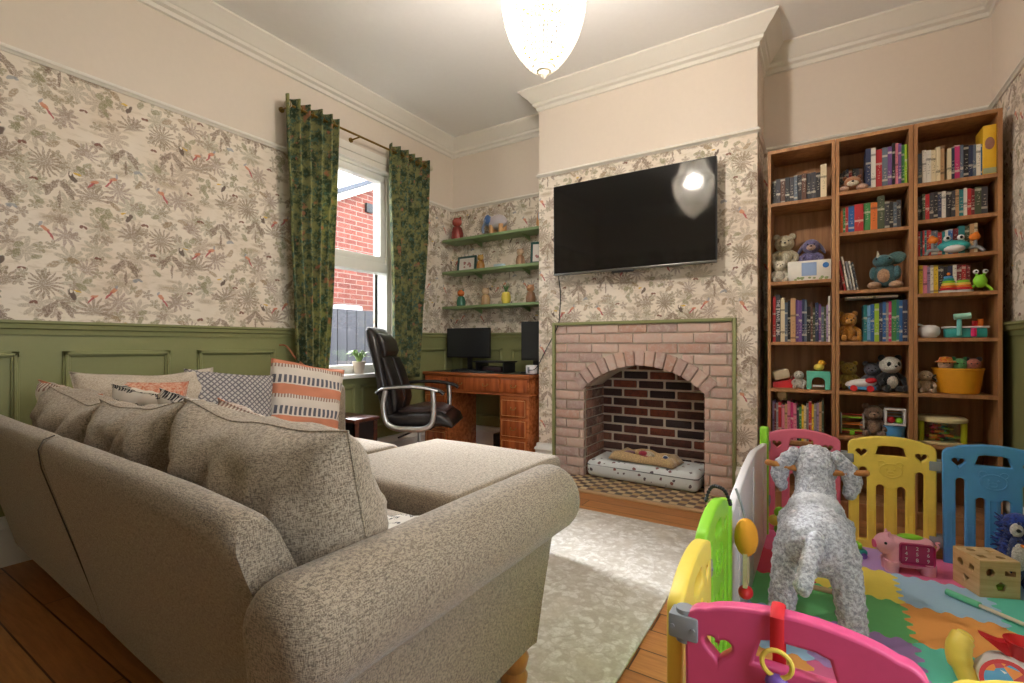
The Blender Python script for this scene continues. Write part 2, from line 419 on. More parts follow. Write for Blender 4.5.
slab(bm, XL-.3, XL, YF, WY0, 0, ZC); slab(bm, XL-.3, XL, WY1, YB+.1, 0, ZC)
slab(bm, XL-.3, XL, WY0, WY1, 0, WZ0); slab(bm, XL-.3, XL, WY0, WY1, WZ1, ZC)
struct('wall_left', bm, WM, smooth=False)
bm = nb(); slab(bm, XL-.3, CX0, YB, YB+.15, 0, ZC); slab(bm, CX1, XR+.2, YB, YB+.15, 0, ZC); struct('wall_back', bm, WM, smooth=False)
VY0, VY1, VZ0, VZ1 = .05, 1.15, .62, 2.35
bm = nb(); slab(bm, XR, XR+.2, YF, VY0, 0, ZC); slab(bm, XR, XR+.2, VY1, YB+.15, 0, ZC); slab(bm, XR, XR+.2, VY0, VY1, 0, VZ0); slab(bm, XR, XR+.2, VY0, VY1, VZ1, ZC)
struct('wall_right', bm, WM, smooth=False)
bm = nb(); slab(bm, XL-.3, XR+.2, YF-.2, YF, 0, ZC)
struct('wall_front', bm, WM, smooth=False)
# chimney breast: papered all the way down
FX0, FX1, FZ = -1.813, -.497, 1.186
bm = nb()
def cslab(x0, x1, y0, y1, z0, z1):
    for a, b, mi in ((z0, min(PIC, z1), 1), (max(z0, PIC), z1, 2)):
        if b > a:
            t = bmesh.new(); bmesh.ops.create_cube(t, size=1)
            for v in t.verts: v.co = Vector(((x0+x1)/2+v.co.x*(x1-x0), (y0+y1)/2+v.co.y*(y1-y0), (a+b)/2+v.co.z*(b-a)))
            for f in t.faces: f.material_index = mi
            merge(bm, t)
cslab(CX0, FX0, YC, YB+.15, 0, ZC); cslab(FX1, CX1, YC, YB+.15, 0, ZC); cslab(FX0, FX1, YC, YB+.15, FZ, ZC)
struct('wall_chimney', bm, WM, smooth=False)

# swept mouldings ------------------------------------------------------
def sweep(bm, path, prof, z=0):
    """path: plan polyline with the room on its right; prof: (out, height)"""
    n = len(path); rows = []
    for i, p in enumerate(path):
        p = Vector(p); d0 = (p-Vector(path[i-1])).normalized() if i else None
        d1 = (Vector(path[i+1])-p).normalized() if i < n-1 else None
        r = lambda d: Vector((d.y, -d.x))
        if d0 is None: m = r(d1)
        elif d1 is None: m = r(d0)
        else:
            a, b = r(d0), r(d1); m = (a+b); m = m/(m.dot(a))
        rows.append([bm.verts.new((p.x+m.x*o, p.y+m.y*o, z+h)) for o, h in prof])
    k = len(prof)
    for A, B in zip(rows, rows[1:]):
        for j in range(k): bm.faces.new((A[j], A[(j+1) % k], B[(j+1) % k], B[j]))
    bm.faces.new(rows[0]); bm.faces.new(rows[-1][::-1])
room = [(XL, YF), (XL, YB), (CX0, YB), (CX0, YC), (CX1, YC), (CX1, YB), (XR, YB), (XR, YF), (XL+.0001, YF)]
cprof = [(0, 0), (.13, 0), (.13, -.012), (.115, -.022), (.10, -.04), (.07, -.062), (.05, -.085), (.04, -.09), (.038, -.11), (.016, -.12), (.014, -.145), (0, -.15)]
bm = nb(); sweep(bm, room, cprof, ZC); struct('trim_1', bm, M['cornice'], ang=20)
pprof = [(0, -.018), (.007, -.018), (.012, -.008), (.02, -.004), (.02, .004), (.012, .008), (.007, .018), (0, .018)]
bm = nb(); sweep(bm, [(XL, YF), (XL, WY0-.02)], pprof, PIC); struct('trim_2', bm, M['cornice'])
bm = nb(); sweep(bm, [(XL, WY1+.02), (XL, YB), (CX0, YB), (CX0, YC), (CX1, YC), (CX1, YB), (XR, YB), (XR, YF)], pprof, PIC); struct('trim_3', bm, M['cornice'])
dprof = [(0, -.05), (.01, -.05), (.014, -.025), (.026, -.02), (.03, 0), (.04, .006), (.04, .018), (0, .018)]
bm = nb(); sweep(bm, [(XL, YF), (XL, WY0-.06)], dprof, DADO); struct('trim_4', bm, M['green'])
bm = nb(); sweep(bm, [(XL, WY1+.06), (XL, YB), (CX0, YB)], dprof, DADO); struct('trim_5', bm, M['green'])
bm = nb(); sweep(bm, [(XR, YB), (XR, VY1+.05)], dprof, DADO); struct('trim_6', bm, M['green'])
bprof = [(0, 0), (.022, 0), (.022, .17), (.03, .175), (.028, .19), (.018, .2), (.014, .225), (0, .23)]
bm = nb(); sweep(bm, [(XL, YF), (XL, YB)], bprof); struct('baseboard_left', bm, M['gloss'])
bm = nb(); sweep(bm, [(XL, YB), (CX0, YB), (CX0, YC), (FX0-.02, YC)], bprof); struct('baseboard_alcove', bm, M['gloss'])
bm = nb(); sweep(bm, [(FX1+.02, YC), (CX1, YC), (CX1, YB), (XR, YB)], bprof); struct('baseboard_back', bm, M['gloss'])
bm = nb(); sweep(bm, [(XR, YB), (XR, YF)], bprof); struct('baseboard_right', bm, M['gloss'])
# raised panel mouldings on the dado, each a frame of its own
def panel_frame(k, a0, a1, z0, z1, wall):
    bm = nb(); w = .03
    def bar(p0, p1, q0, q1):
        for dd, ins in ((.012, 0), (.022, .008)):
            b0, b1, c0, c1 = p0+ins, p1-ins, q0+ins, q1-ins
            if wall == 'L': box(bm, XL, XL+dd, b0, b1, c0, c1, .003, 1)
            elif wall == 'B': box(bm, b0, b1, YB-dd, YB, c0, c1, .003, 1)
            else: box(bm, XR-dd, XR, b0, b1, c0, c1, .003, 1)
    bar(a0, a1, z1-w, z1); bar(a0, a1, z0, z0+w); bar(a0, a0+w, z0, z1); bar(a1-w, a1, z0, z1)
    struct(f'trim_{k}', bm, M['green'])
k = 7
for a0, a1 in ((-.42, .06), (.21, .69), (.845, 1.325), (1.47, 1.97)): panel_frame(k, a0, a1, .36, 1.0, 'L'); k += 1
for a0, a1 in ((2.28, 2.66), (2.72, 3.1)): panel_frame(k, a0, a1, .32, .70, 'L'); k += 1
panel_frame(k, 3.22, 3.8, .32, 1.0, 'L'); k += 1
for a0, a1 in ((-3.12, -2.6), (-2.5, -2.02)): panel_frame(k, a0, a1, .32, 1.0, 'B'); k += 1
for a0, a1 in ((2.5, 3.2), (1.6, 2.3), (.7, 1.4)): panel_frame(k, a0, a1, .32, 1.0, 'R'); k += 1

# windows ----------------------------------------------------------------
def framebox(bm, x0, x1, ys, zs, w, bev=.006):
    y0, y1 = ys; z0, z1 = zs
    box(bm, x0, x1, y0, y1, z1-w, z1, bev); box(bm, x0, x1, y0, y1, z0, z0+w, bev)
    box(bm, x0, x1, y0, y0+w, z0+w, z1-w, bev); box(bm, x0, x1, y1-w, y1, z0+w, z1-w, bev)
win = bpy.data.objects.new('window_1', None); C.objects.link(win); win['kind'] = 'structure'
bm = nb(); framebox(bm, XL-.16, XL-.04, (WY0, WY1), (WZ0, WZ1), .075); box(bm, XL-.16, XL-.03, WY0+.07, WY1-.07, 1.66, 1.745, .006)
obj('window_frame', bm, M['gloss'], win)
bm = nb(); framebox(bm, XL-.13, XL-.055, (WY0+.075, WY1-.075), (1.745, WZ1-.075), .06); obj('opening_sash', bm, M['gloss'], win)
bm = nb(); box(bm, XL-.10, XL-.09, WY0+.08, WY1-.08, WZ0+.07, 1.67); box(bm, XL-.10, XL-.09, WY0+.13, WY1-.13, 1.80, WZ1-.13); obj('pane', bm, M['glass'], win, smooth=False)
bm = nb(); box(bm, XL-.055, XL-.035, 2.44, 2.47, 1.765, 1.80, .004); tube(bm, [(XL-.03, 2.455, 1.78), (XL-.015, 2.46, 1.80), (XL-.01, 2.47, 1.90)], .007); obj('window_handle', bm, M['black'], win)
bm = nb(); box(bm, XL-.05, XL+.06, WY0-.04, WY1+.04, WZ0-.03, WZ0+.004, .008, 3); obj('window_sill', bm, M['gloss'], win)
bm = nb()
for y0, y1, z0, z1 in ((WY0-.015, WY0, WZ0, WZ1), (WY1, WY1+.015, WZ0, WZ1), (WY0, WY1, WZ1, WZ1+.015)): box(bm, XL-.28, XL+.012, y0-.05*(y1 == WY0), y1+.05*(y0 == WY1), z0, z1+.05*(z0 == WZ1), .004)
box(bm, XL-.06, XL+.004, WY0, WY1, WZ1-.055, WZ1, .004); box(bm, XL-.06, XL+.004, WY1-.03, WY1, WZ0+.01, WZ1-.055, .004); box(bm, XL-.06, XL+.004, WY0, WY0+.03, WZ0+.01, WZ1-.055, .004)
obj('window_lining', bm, M['cornice'], win)
w2 = bpy.data.objects.new('added_window', None); C.objects.link(w2); w2['kind'] = 'structure'  # unseen window, added to throw daylight on the sofa arm and playpen
bm = nb(); framebox(bm, XR+.06, XR+.14, (VY0, VY1), (VZ0, VZ1), .07); box(bm, XR+.06, XR+.14, (VY0+VY1)/2-.035, (VY0+VY1)/2+.035, VZ0+.07, VZ1-.07, .006); obj('window_frame', bm, M['gloss'], w2)
bm = nb(); box(bm, XR+.10, XR+.105, VY0+.07, VY1-.07, VZ0+.07, VZ1-.07); obj('pane', bm, M['glass'], w2, smooth=False)
bm = nb(); box(bm, XR-.05, XR+.06, VY0-.03, VY1+.03, VZ0-.03, VZ0, .006); obj('window_sill', bm, M['gloss'], w2)
bm = nb(); box(bm, XR+.2, 9, -8, 8, -.15, -.02); struct('bounce_lawn', bm, plain('lawn', (84, 110, 60), .95), smooth=False)  # unseen lawn, added for its green bounce through the right-hand window
# outside ----------------------------------------------------------------
def brick_tex(name, c1, c2, mortar, axis='x'):
    t = NT(name); s = t.n('ShaderNodeSeparateXYZ', Vector=t.obj()).outputs
    v = t.n('ShaderNodeCombineXYZ', X=s[1] if axis == 'x' else s[0], Y=s[2]).outputs[0]
    b = t.n('ShaderNodeTexBrick', Vector=v, Color1=srgb(*c1), Color2=srgb(*c2), Mortar=srgb(*mortar), Scale=1.0, Mortar_Size=.006, Brick_Width=.225, Row_Height=.075)
    t.base(t.mix(t.math('MULTIPLY', t.ss(t.noise(v, 8, 4), .5, .7), .4), b.outputs[0], srgb(120, 66, 54))); t.rough(.9); return t.m
nbm = brick_tex('neighbour red brick', (124, 66, 54), (100, 50, 42), (132, 116, 106))
OX = -6.0
bt = thing('brick_house', 'red brick house wall across the side passage, seen through the window', 'building', (OX, 4.2, 0))
bm = nb(); prism(bm, [(-3.2, 0), (7.5, 0), (7.5, 2.9), (2.2, 4.08), (-1.6, 2.1), (-3.2, 2.1)], 'x', -.3, 0)
obj('gable_wall', bm, nbm, bt, smooth=False)
bm = nb(); prism(bm, [(-1.8, 1.99), (2.2, 4.06), (7.7, 2.84), (7.7, 2.94), (2.2, 4.16), (-1.8, 2.09)], 'x', -.3, .12); obj('barge_board', bm, M['gloss'], bt, smooth=False)
bm = nb(); prism(bm, [(-1.8, 2.10), (2.2, 4.17), (7.7, 2.95), (7.7, 3.01), (2.2, 4.24), (-1.8, 2.17)], 'x', -.4, .16); obj('roof_edge', bm, plain('slate', (70, 74, 84), .6), bt, smooth=False)
bm = nb(); box(bm, .0, .05, .95, 1.08, 3.1, 3.24, .005); obj('wall_vent', bm, M['black'], bt)
ft = thing('garden_fence', 'dark grey close-board fence outside below the brick wall', 'fence', (-5.3, 4.4, 0))
dk = plain('weathered grey timber', (66, 66, 72), .85)
for i in range(34):
    bm = nb(); box(bm, -.01, .012, -2.4+i*.15, -2.4+i*.15+.14, 0, 1.50, .004); obj('fence_board', bm, dk, ft)
bm = nb(); box(bm, -.05, -.01, -2.4, 2.7, .35, .43); obj('rail', bm, dk, ft); bm = nb(); box(bm, -.05, -.01, -2.4, 2.7, 1.1, 1.18); obj('rail', bm, dk, ft)
bm = nb(); box(bm, -5.85, -5.45, 4.25, 4.65, 0, 1.58, .03); tag(obj('wheelie_bin', bm, plain('pale plastic bin', (190, 190, 196), .5), None, loc=(.0, .0, 0)), 'pale storage box top showing just above the garden fence', 'box')
bm = nb(); box(bm, -9, XL-.3, -2, 9, -.15, -.02); struct('ground', bm, plain('paving', (120, 118, 112), .9), smooth=False)
# shrub with yellow and red leaves by the fence
sh = thing('shrub', 'small shrub with yellow and red leaves beside the garden fence', 'plant', (-4.93, 5.0, 0))
bm = nb()
for i in range(9):
    a = random.uniform(0, 6.28); tube(bm, arc([(0, 0, 0), (.05*math.cos(a), .06*math.sin(a), .8), (.14*math.cos(a), .22*math.sin(a), 1.3+random.random()*.25)], 4), .008, 5)
obj('stem', bm, M['dwood'], sh)
for nm, rgb in (('yellow_foliage', (190, 170, 60)), ('red_foliage', (170, 60, 56))):
    bm = nb()
    for i in range(160):
        p = Vector((random.gauss(0, .07), random.gauss(0, .14), random.uniform(.8, 1.55))); s = random.uniform(.02, .045)
        ball(bm, p, (s, s*.5, s*.25), (random.random()*6, random.random()*6, random.random()*6), 6)
    o = obj(nm, bm, plain(nm, rgb, .7), sh); o['kind'] = 'stuff'

# ------------------------------------------------------------------ fireplace
fp = thing('fireplace', 'pink-washed brick fireplace with arched opening in the chimney breast', 'fireplace', (0, 0, 0))
pinkbrick = island_brick('pink washed brick', [(190, 160, 148), (180, 152, 142), (196, 164, 148), (172, 146, 138), (200, 172, 158), (184, 146, 130)], .9, (200, 188, 178))
darkbrick = island_brick('sooty fire brick', [(92, 52, 42), (66, 44, 40), (120, 62, 44), (52, 40, 40), (84, 56, 48), (104, 66, 50)], .9, (44, 34, 32))
mort = plain('pale mortar', (200, 188, 172), .95)
OX0, OX1, SP, AP = -1.565, -.672, .70, .882           # opening, springing and crown of the arch
cxa = (OX0+OX1)/2; hw = (OX1-OX0)/2; rise = AP-SP; RA = (hw*hw+rise*rise)/(2*rise); cza = AP-RA
def arch_z(x): return cza+math.sqrt(max(0, RA*RA-(x-cxa)**2))
def mortar_mesh():
    bm = nb(); N = 24
    # front face with reveal, extruded 3.5 -> 3.6
    xs = [OX0+(OX1-OX0)*i/N for i in range(N+1)]
    poly = [(FX0, 0), (OX0, 0)]+[(x, arch_z(x)) for x in xs]+[(OX1, 0), (FX1, 0), (FX1, FZ), (FX0, FZ)]
    A = [bm.verts.new((x, YC+.012, z)) for x, z in poly]; B = [bm.verts.new((x, YB, z)) for x, z in poly]
    for i in range(len(poly)): bm.faces.new((A[i], A[(i+1) % len(poly)], B[(i+1) % len(poly)], B[i]))
    # front ring as quads
    top = [bm.verts.new((x, YC+.012, FZ)) for x in xs]
    bm.faces.new([A[0], A[1], A[2], top[0], A[-1]]); bm.faces.new([A[-3], A[-2], top[-1], A[-5], A[-4]])
    for i in range(N): bm.faces.new((A[2+i], A[3+i], top[i+1], top[i]))
    return bm
obj('mortar_bed', mortar_mesh(), mort, fp, smooth=False)
bm = nb(); random.seed(3); row = 0; z = .004; ch = .0745
def fbrick(x0, x1, z0, z1, y0=YC-.004, y1=YC+.03, dy=0):
    j = random.uniform(-.002, .003); box(bm, x0, x1, y0+j, y1, z0, z1, .005, 2)
RO = RA+.115
def out_z(x):
    d = RO*RO-(x-cxa)**2; return cza+math.sqrt(d) if d > 0 else 0
while z < FZ-.02:
    z1 = min(z+ch-.009, FZ-.004); x = FX0-(.11 if row % 2 else 0)
    while x < FX1:
        a, b = max(x, FX0+.002), min(x+.206, FX1-.002); x += .215
        # clip against arch ring and opening
        segs = [(a, b)]
        if z < SP+.02: lim = (OX0, OX1)
        else:
            zm = z+ch*.5; w = math.sqrt(max(0, RO*RO-(zm-cza)**2)) if zm-cza < RO else 0
            lim = (cxa-w-.0, cxa+w+.0) if w else None
        if lim:
            ns = []
            for p, q in segs:
                if q <= lim[0] or p >= lim[1]: ns.append((p, q))
                else:
                    if p < lim[0]: ns.append((p, lim[0]))
                    if q > lim[1]: ns.append((lim[1], q))
            segs = ns
        for p, q in segs:
            if q-p > .02: fbrick(p, q, z, z1)
    z += ch; row += 1
obj('brick_face', bm, pinkbrick, fp)
bm = nb(); n = 15; a0 = math.asin(min(1, (hw+.0)/RA))
for i in range(n):
    t0 = -a0-.03+(2*a0+.06)*i/n; t1 = -a0-.03+(2*a0+.06)*(i+1)/n-.012
    pts = [(cxa+r*math.sin(t), cza+r*math.cos(t)) for r, t in ((RA-.004, t0), (RA-.004, t1), (RO-.006, t1), (RO-.006, t0))]
    t = bmesh.new(); prism(t, pts, 'y', YC-.012, YC+.10); bmesh.ops.recalc_face_normals(t, faces=t.faces[:])
    bmesh.ops.bevel(t, geom=t.edges[:], offset=.005, segments=2, affect='EDGES'); merge(bm, t)
obj('brick_arch', bm, pinkbrick, fp)
bm = nb(); z = .01; row = 0; box(bm, OX0, OX1, YB-.012, YB+.02, 0, 1.0)
obj('mortar_back', bm, mort, fp, smooth=False)
bm = nb()
while z < .92:
    x = OX0-(.12 if row % 2 else .03)
    while x < OX1:
        a, b = max(x, OX0), min(x+.196, OX1); x += .215
        if b-a > .015:
            j = random.uniform(-.004, .002); box(bm, a, b, YB-.02+j, YB, z, z+.058, .006)
    z += ch; row += 1
obj('brick_back', bm, darkbrick, fp)
for side, X in (('L', OX0), ('R', OX1)):
    bm = nb(); z = .01; row = 0
    while z < SP+.0:
        y = YC-(.0 if row % 2 else -.0); y = YC+.035+(0 if row % 2 else -.105)
        while y < YB-.02:
            a, b = max(y, YC+.035), min(y+.2, YB-.022); y += .21
            if b-a > .02:
                if side == 'L': box(bm, X, X+.012, a, b, z, min(z+.064, SP), .004)
                else: box(bm, X-.012, X, a, b, z, min(z+.064, SP), .004)
        z += ch; row += 1
    obj('brick_cheek', bm, island_brick('side fire brick', [(130, 84, 66), (112, 76, 62), (146, 104, 86), (98, 70, 60)], .9, (170, 150, 134)), fp)
bm = nb()
for x0, x1, z0, z1 in ((FX0-.024, FX0, 0, FZ+.024), (FX1, FX1+.024, 0, FZ+.024), (FX0, FX1, FZ, FZ+.024)): box(bm, x0, x1, YC-.018, YC+.01, z0, z1, .004)
obj('edge_frame', bm, M['green'], fp)
bm = nb(); box(bm, FX0+.02, FX1-.06, 3.16, YB-.02, .0, .012); obj('hearth_tiles', bm, M['mosaic'], fp, smooth=False)
bm = nb(); box(bm, FX0-.02, FX1-.02, 3.12, 3.16, 0, .015, .003); box(bm, FX1-.06, FX1-.02, 3.16, YC, 0, .015, .003); box(bm, FX0-.02, FX0+.02, 3.16, YC, 0, .015, .003)
obj('hearth_border', bm, plain('stone border', (190, 156, 116), .5), fp)

# pet bed ---------------------------------------------------------------
def pillow_bm(w, h, t, n=26, pinch=.10, wr=.012, seed=0, fold=0):
    bm = nb(); grid = {}
    for side in (1, -1):
        for i in range(n+1):
            for j in range(n+1):
                u, v = -1+2*i/n, -1+2*j/n
                edge = i in (0, n) or j in (0, n)
                if edge and side == -1: continue
                x = w/2*u*(1-pinch*(1-v*v)*(abs(u)**3)); z = h/2*v*(1-pinch*(1-u*u)*(abs(v)**3))
                y = t/2*((1-u**4)*(1-v**4))**.55*side
                q = Vector((x*9+seed, z*9, side*2+seed))
                y += wr*noise.noise(q)*(0 if edge else 1)*1.5+wr*.8*noise.noise(q*2.7)*(0 if edge else 1)
                z += wr*1.2*noise.noise(Vector((x*4, seed, 3)))*max(0, v)
                z -= fold*(1-u*u)*max(0, v)**2
                grid[(side, i, j)] = bm.verts.new((x, y, z))
    g = lambda s, i, j: grid[(s, i, j)] if (s, i, j) in grid else grid[(1, i, j)]
    for s in (1, -1):
        for i in range(n):
            for j in range(n):
                f = bm.faces.new((g(s, i, j), g(s, i+1, j), g(s, i+1, j+1), g(s, i, j+1)))
    return bm
def bed_mat():
    t = NT('printed pale cotton'); o = t.obj()
    v = t.n('ShaderNodeTexVoronoi', Vector=t.vm('ADD', o, t.vm('MULTIPLY', t.n('ShaderNodeTexNoise', Vector=o, Scale=50.0).outputs['Color'], (.02, .02, .02))), Scale=19.0, Randomness=.8)
    t.base(t.mix(t.math('LESS_THAN', v.outputs[0], .24), srgb(206, 210, 210), t.mix(t.n('ShaderNodeSeparateXYZ', Vector=v.outputs['Color']).outputs[0], srgb(84, 84, 92), srgb(140, 90, 84)))); t.rough(.9); return t.m
pb = thing('pet_bed', 'pale printed pet bed mattress inside the fireplace opening', 'pet bed', (-1.12, 3.665, .014), math.radians(-2))
bm = nb(); t = bmesh.new(); bmesh.ops.create_grid(t, x_segments=2, y_segments=2, size=1); t.free()
t = bmesh.new(); box(t, -.42, .42, -.19, .19, 0, .135, .045, 5)
for v in t.verts:
    v.co.z += .012*noise.noise(v.co*6)*(v.co.z > .05); v.co.y += .01*noise.noise(v.co*5+Vector((3, 3, 3)))
merge(bm, t); obj('mattress', bm, bed_mat(), pb)
bm = nb(); tube(bm, [(-.395, -.188, .095), (.395, -.188, .095), (.417, -.17, .095), (.417, .17, .095), (.395, .188, .095), (-.395, .188, .095), (-.417, .17, .095), (-.417, -.17, .095)], .004, 6, True)
obj('piping', bm, plain('dark piping', (90, 96, 100), .8), pb)
bl = nb(); n = 30; gv = {}
for i in range(n+1):
    for j in range(n+1):
        u, v = -1+2*i/n, -1+2*j/n
        r = 1-.18*noise.noise(Vector((math.atan2(v, u)*1.2, 3, 1)))
        x, y = .25*u*r, .12*v*r; rim = max(abs(u), abs(v))
        z = .012+.05*math.exp(-((rim-.78)/.18)**2)+.02*noise.noise(Vector((x*14, y*14, 2)))*(rim < .95)
        if rim > .95: z = .006
        gv[i, j] = bl.verts.new((x, y, z))
for i in range(n):
    for j in range(n): bl.faces.new((gv[i, j], gv[i+1, j], gv[i+1, j+1], gv[i, j+1]))
tb = obj('fleece_blanket', bl, plush_mat((204, 172, 124), 'tan fleece'), None, loc=(-1.12, 3.64, .152)); tb.rotation_euler = (0, 0, -.12)
tb.modifiers.new('s', 'SOLIDIFY').thickness = .006
tag(tb, 'crumpled tan fleece blanket lying on the pet bed', 'blanket')

# ------------------------------------------------------------------ plush toys
def plush(name, label, cat, loc, h, rz, col, muz=None, belly=None, ears='round', earcol=None, sit=True, eye=True, group=None, limb=None):
    """seated soft toy about h tall facing local -Y"""
    T = thing(name, label, cat, loc, rz, group); s = h; m = plush_mat(col)
    bm = nb(); ball(bm, (0, 0, .26*s), (.20*s, .17*s, .26*s)); b = obj('body', bm, m, T)
    if belly: bm = nb(); ball(bm, (0, -.06*s, .25*s), (.15*s, .13*s, .19*s)); obj('belly', bm, plush_mat(belly), T)
    bm = nb(); ball(bm, (0, -.02*s, .66*s), (.23*s, .21*s, .22*s)); hd = obj('head', bm, m, T)
    bm = nb(); ball(bm, (0, -.19*s, .61*s), (.12*s, .09*s, .09*s)); obj('muzzle', bm, plush_mat(muz or col), T)
    bm = nb(); ball(bm, (0, -.285*s, .64*s), (.03*s, .02*s, .022*s), seg=8); obj('nose', bm, M['black'], T)
    for sx in (-1, 1):
        if eye: bm = nb(); ball(bm, (sx*.085*s, -.205*s, .70*s), .022*s, seg=8); obj('eye', bm, M['black'], T)
        bm = nb()
        if ears == 'round': ball(bm, (sx*.18*s, 0, .84*s), (.085*s, .04*s, .085*s))
        elif ears == 'droop': ball(bm, (sx*.27*s, 0, .60*s), (.05*s, .06*s, .2*s), (0, -sx*.5, 0))
        elif ears == 'fan': ball(bm, (sx*.30*s, .02*s, .74*s), (.16*s, .03*s, .17*s))
        elif ears == 'none': ball(bm, (sx*.2*s, 0, .68*s), .03*s)
        obj('ear', bm, plush_mat(earcol or col), T)
        bm = nb(); tube(bm, arc([(sx*.15*s, -.02*s, .42*s), (sx*.26*s, -.08*s, .32*s), (sx*.25*s, -.17*s, .22*s)], 5), [.07*s]*4+[.065*s]*4+[.06*s]*3, 10); ball(bm, (sx*.25*s, -.17*s, .22*s), .065*s, seg=10); ball(bm, (sx*.15*s, -.02*s, .42*s), .07*s, seg=10)
        obj('arm', bm, plush_mat(limb or col), T)
        bm = nb(); tube(bm, [(sx*.11*s, -.02*s, .09*s), (sx*.16*s, -.18*s, .08*s), (sx*.19*s, -.30*s, .08*s)], [.08*s, .08*s, .07*s], 10); ball(bm, (sx*.195*s, -.32*s, .10*s), (.075*s, .05*s, .10*s), seg=10)
        obj('leg', bm, plush_mat(limb or col), T)
    return T

# ------------------------------------------------------------------ bookcases
names = ['left', 'middle', 'right']
ORD = 'first second third fourth fifth sixth seventh eighth ninth tenth eleventh twelfth thirteenth fourteenth fifteenth sixteenth seventeenth eighteenth nineteenth twentieth'.split()
BX = [-.292, .0705, .433, .7955]; TOPZ = 2.265
SH = [[1.93, 1.43, 1.05, .755, .43, .10], [1.945, 1.70, 1.355, 1.05, .755, .487, .10], [1.93, 1.725, 1.524, 1.316, 1.069, .762, .478, .10]]
for i in range(3):
    x0, x1 = BX[i]+.001, BX[i+1]-.001
    bc = thing('bookcase', ['narrow oak bookcase beside the chimney breast, left of three', 'narrow oak bookcase standing between two others of the same height', 'narrow oak bookcase beside the right-hand green dado wall'][i], 'bookcase', ((x0+x1)/2, YC, 0))
    w = (x1-x0)/2
    for s in (-1, 1):
        bm = nb(); a, b = (-w, -w+.018) if s < 0 else (w-.018, w); box(bm, a, b, 0, .285, 0, TOPZ, .001, 1); obj('side_panel', bm, M['oak'], bc)
    bm = nb(); box(bm, -w+.018, w-.018, .0, .285, TOPZ-.02, TOPZ); obj('top_panel', bm, M['oak'], bc)
    bm = nb(); box(bm, -w+.018, w-.018, .278, .285, .06, TOPZ-.02); obj('back_panel', bm, M['oak'], bc)
    bm = nb(); box(bm, -w+.018, w-.018, .01, .025, 0, .08); obj('plinth', bm, M['oak'], bc)
    for z in SH[i]:
        bm = nb(); box(bm, -w+.018, w-.018, .003, .278, z-.02, z, .001, 1); obj('shelf', bm, M['oak'], bc)
COL = dict(black=(34, 32, 36), charcoal=(58, 56, 62), navy=(44, 52, 84), brown=(90, 58, 44), slate=(92, 104, 118), white=(214, 208, 198), cream=(216, 200, 166),
           red=(176, 38, 44), maroon=(112, 32, 40), pink=(206, 120, 140), purple=(108, 74, 132), blue=(44, 96, 160), teal=(30, 120, 126), green=(60, 130, 70), lime=(150, 186, 50),
           yellow=(222, 186, 50), orange=(214, 112, 48), tan=(190, 150, 108), grey=(140, 138, 140), olive=(70, 80, 58), lilac=(160, 140, 176), sky=(110, 160, 200), magenta=(190, 50, 110))
BOOKS = []
def book(w, h, d, col):
    bm = nb()
    for a, b in ((-w/2, -w/2+.0018), (w/2-.0018, w/2)): box(bm, a, b, 0, d, 0, h)
    box(bm, -w/2+.0018, w/2-.0018, 0, .002, 0, h)
    o = obj('book', bm, M['book'], None, smooth=False); o.color = srgb(*COL[col])
    bm = nb(); box(bm, -w/2+.002, w/2-.002, .002, d-.004, .002, h-.003); obj('pages', bm, M['pages'], o, smooth=False)
    return o
def bookrow(bay, zi, x, items, rowname, y=YC+.03, lean=None):
    """items: 'colour:thickness_mm:height_mm'"""
    z = SH[bay][zi]; X = BX[bay]+.02+x; n = len(items.split())
    for k, it in enumerate(items.split()):
        c, w, h = it.split(':'); w, h = int(w)/1000, int(h)/1000
        d = min(.2, .12+h*.2)
        o = book(w-.001, h, d, c)
        r = random.uniform(-.008, .008)
        o.location = (X+w/2, y+random.uniform(0, .012), z+.0005)
        if lean: o.rotation_euler = (0, lean, 0); o.location.z += 0 if lean < 0 else 0
        size = 'slim ' if w < .016 else ('thick ' if w > .03 else '')
        tag(o, f'{size}{c} book, {ORD[k]} from left, {rowname}, {names[bay]} bookcase', 'book', f'books in the {rowname} of the {names[bay]} bookcase')
        BOOKS.append(o); X += w+(abs(math.sin(lean))*.0+.004 if lean else 0)
random.seed(11)
bookrow(0, 0, .004, 'black:22:150 charcoal:24:160 brown:26:162 black:25:163 charcoal:23:160 slate:20:165 black:22:166 brown:26:168 charcoal:24:167 charcoal:26:168 black:24:160 cream:32:205', 'top row')
bookrow(0, 2, .006, 'red:18:290 charcoal:26:300 cream:24:280 slate:16:250 black:16:262 tan:28:274 purple:16:264 purple:18:258 navy:14:266 slate:12:262 black:20:220 brown:12:245 olive:12:210 navy:18:240 purple:14:230 slate:14:215 olive:12:212 lilac:10:225 white:10:278', 'third row')
bookrow(0, 4, .004, 'lilac:12:240 maroon:10:222 grey:12:228 red:18:235 pink:18:220 tan:14:226 pink:18:245 magenta:16:238 pink:18:232 charcoal:12:210 green:14:212 yellow:12:226 cream:14:220 grey:12:236 red:16:250 yellow:12:232 grey:14:238 lilac:12:242 tan:14:250 olive:12:262', 'fifth row')
bookrow(1, 0, .004, 'black:16:145 charcoal:14:158 navy:16:164 red:18:152 black:18:160 charcoal:16:162 brown:18:158', 'top row', y=YC+.12)
bookrow(1, 0, .128, 'navy:26:240 white:22:236 red:30:226 slate:26:230 purple:20:230 black:14:246 pink:14:244 purple:14:236 green:14:228 lime:12:226', 'top row behind the lion toy')
bookrow(1, 1, .004, 'orange:14:148 green:12:152 red:14:156 blue:30:158 red:44:164 green:34:166 orange:32:164 olive:34:196 charcoal:22:158 black:18:156 slate:16:152 charcoal:18:160', 'second row')
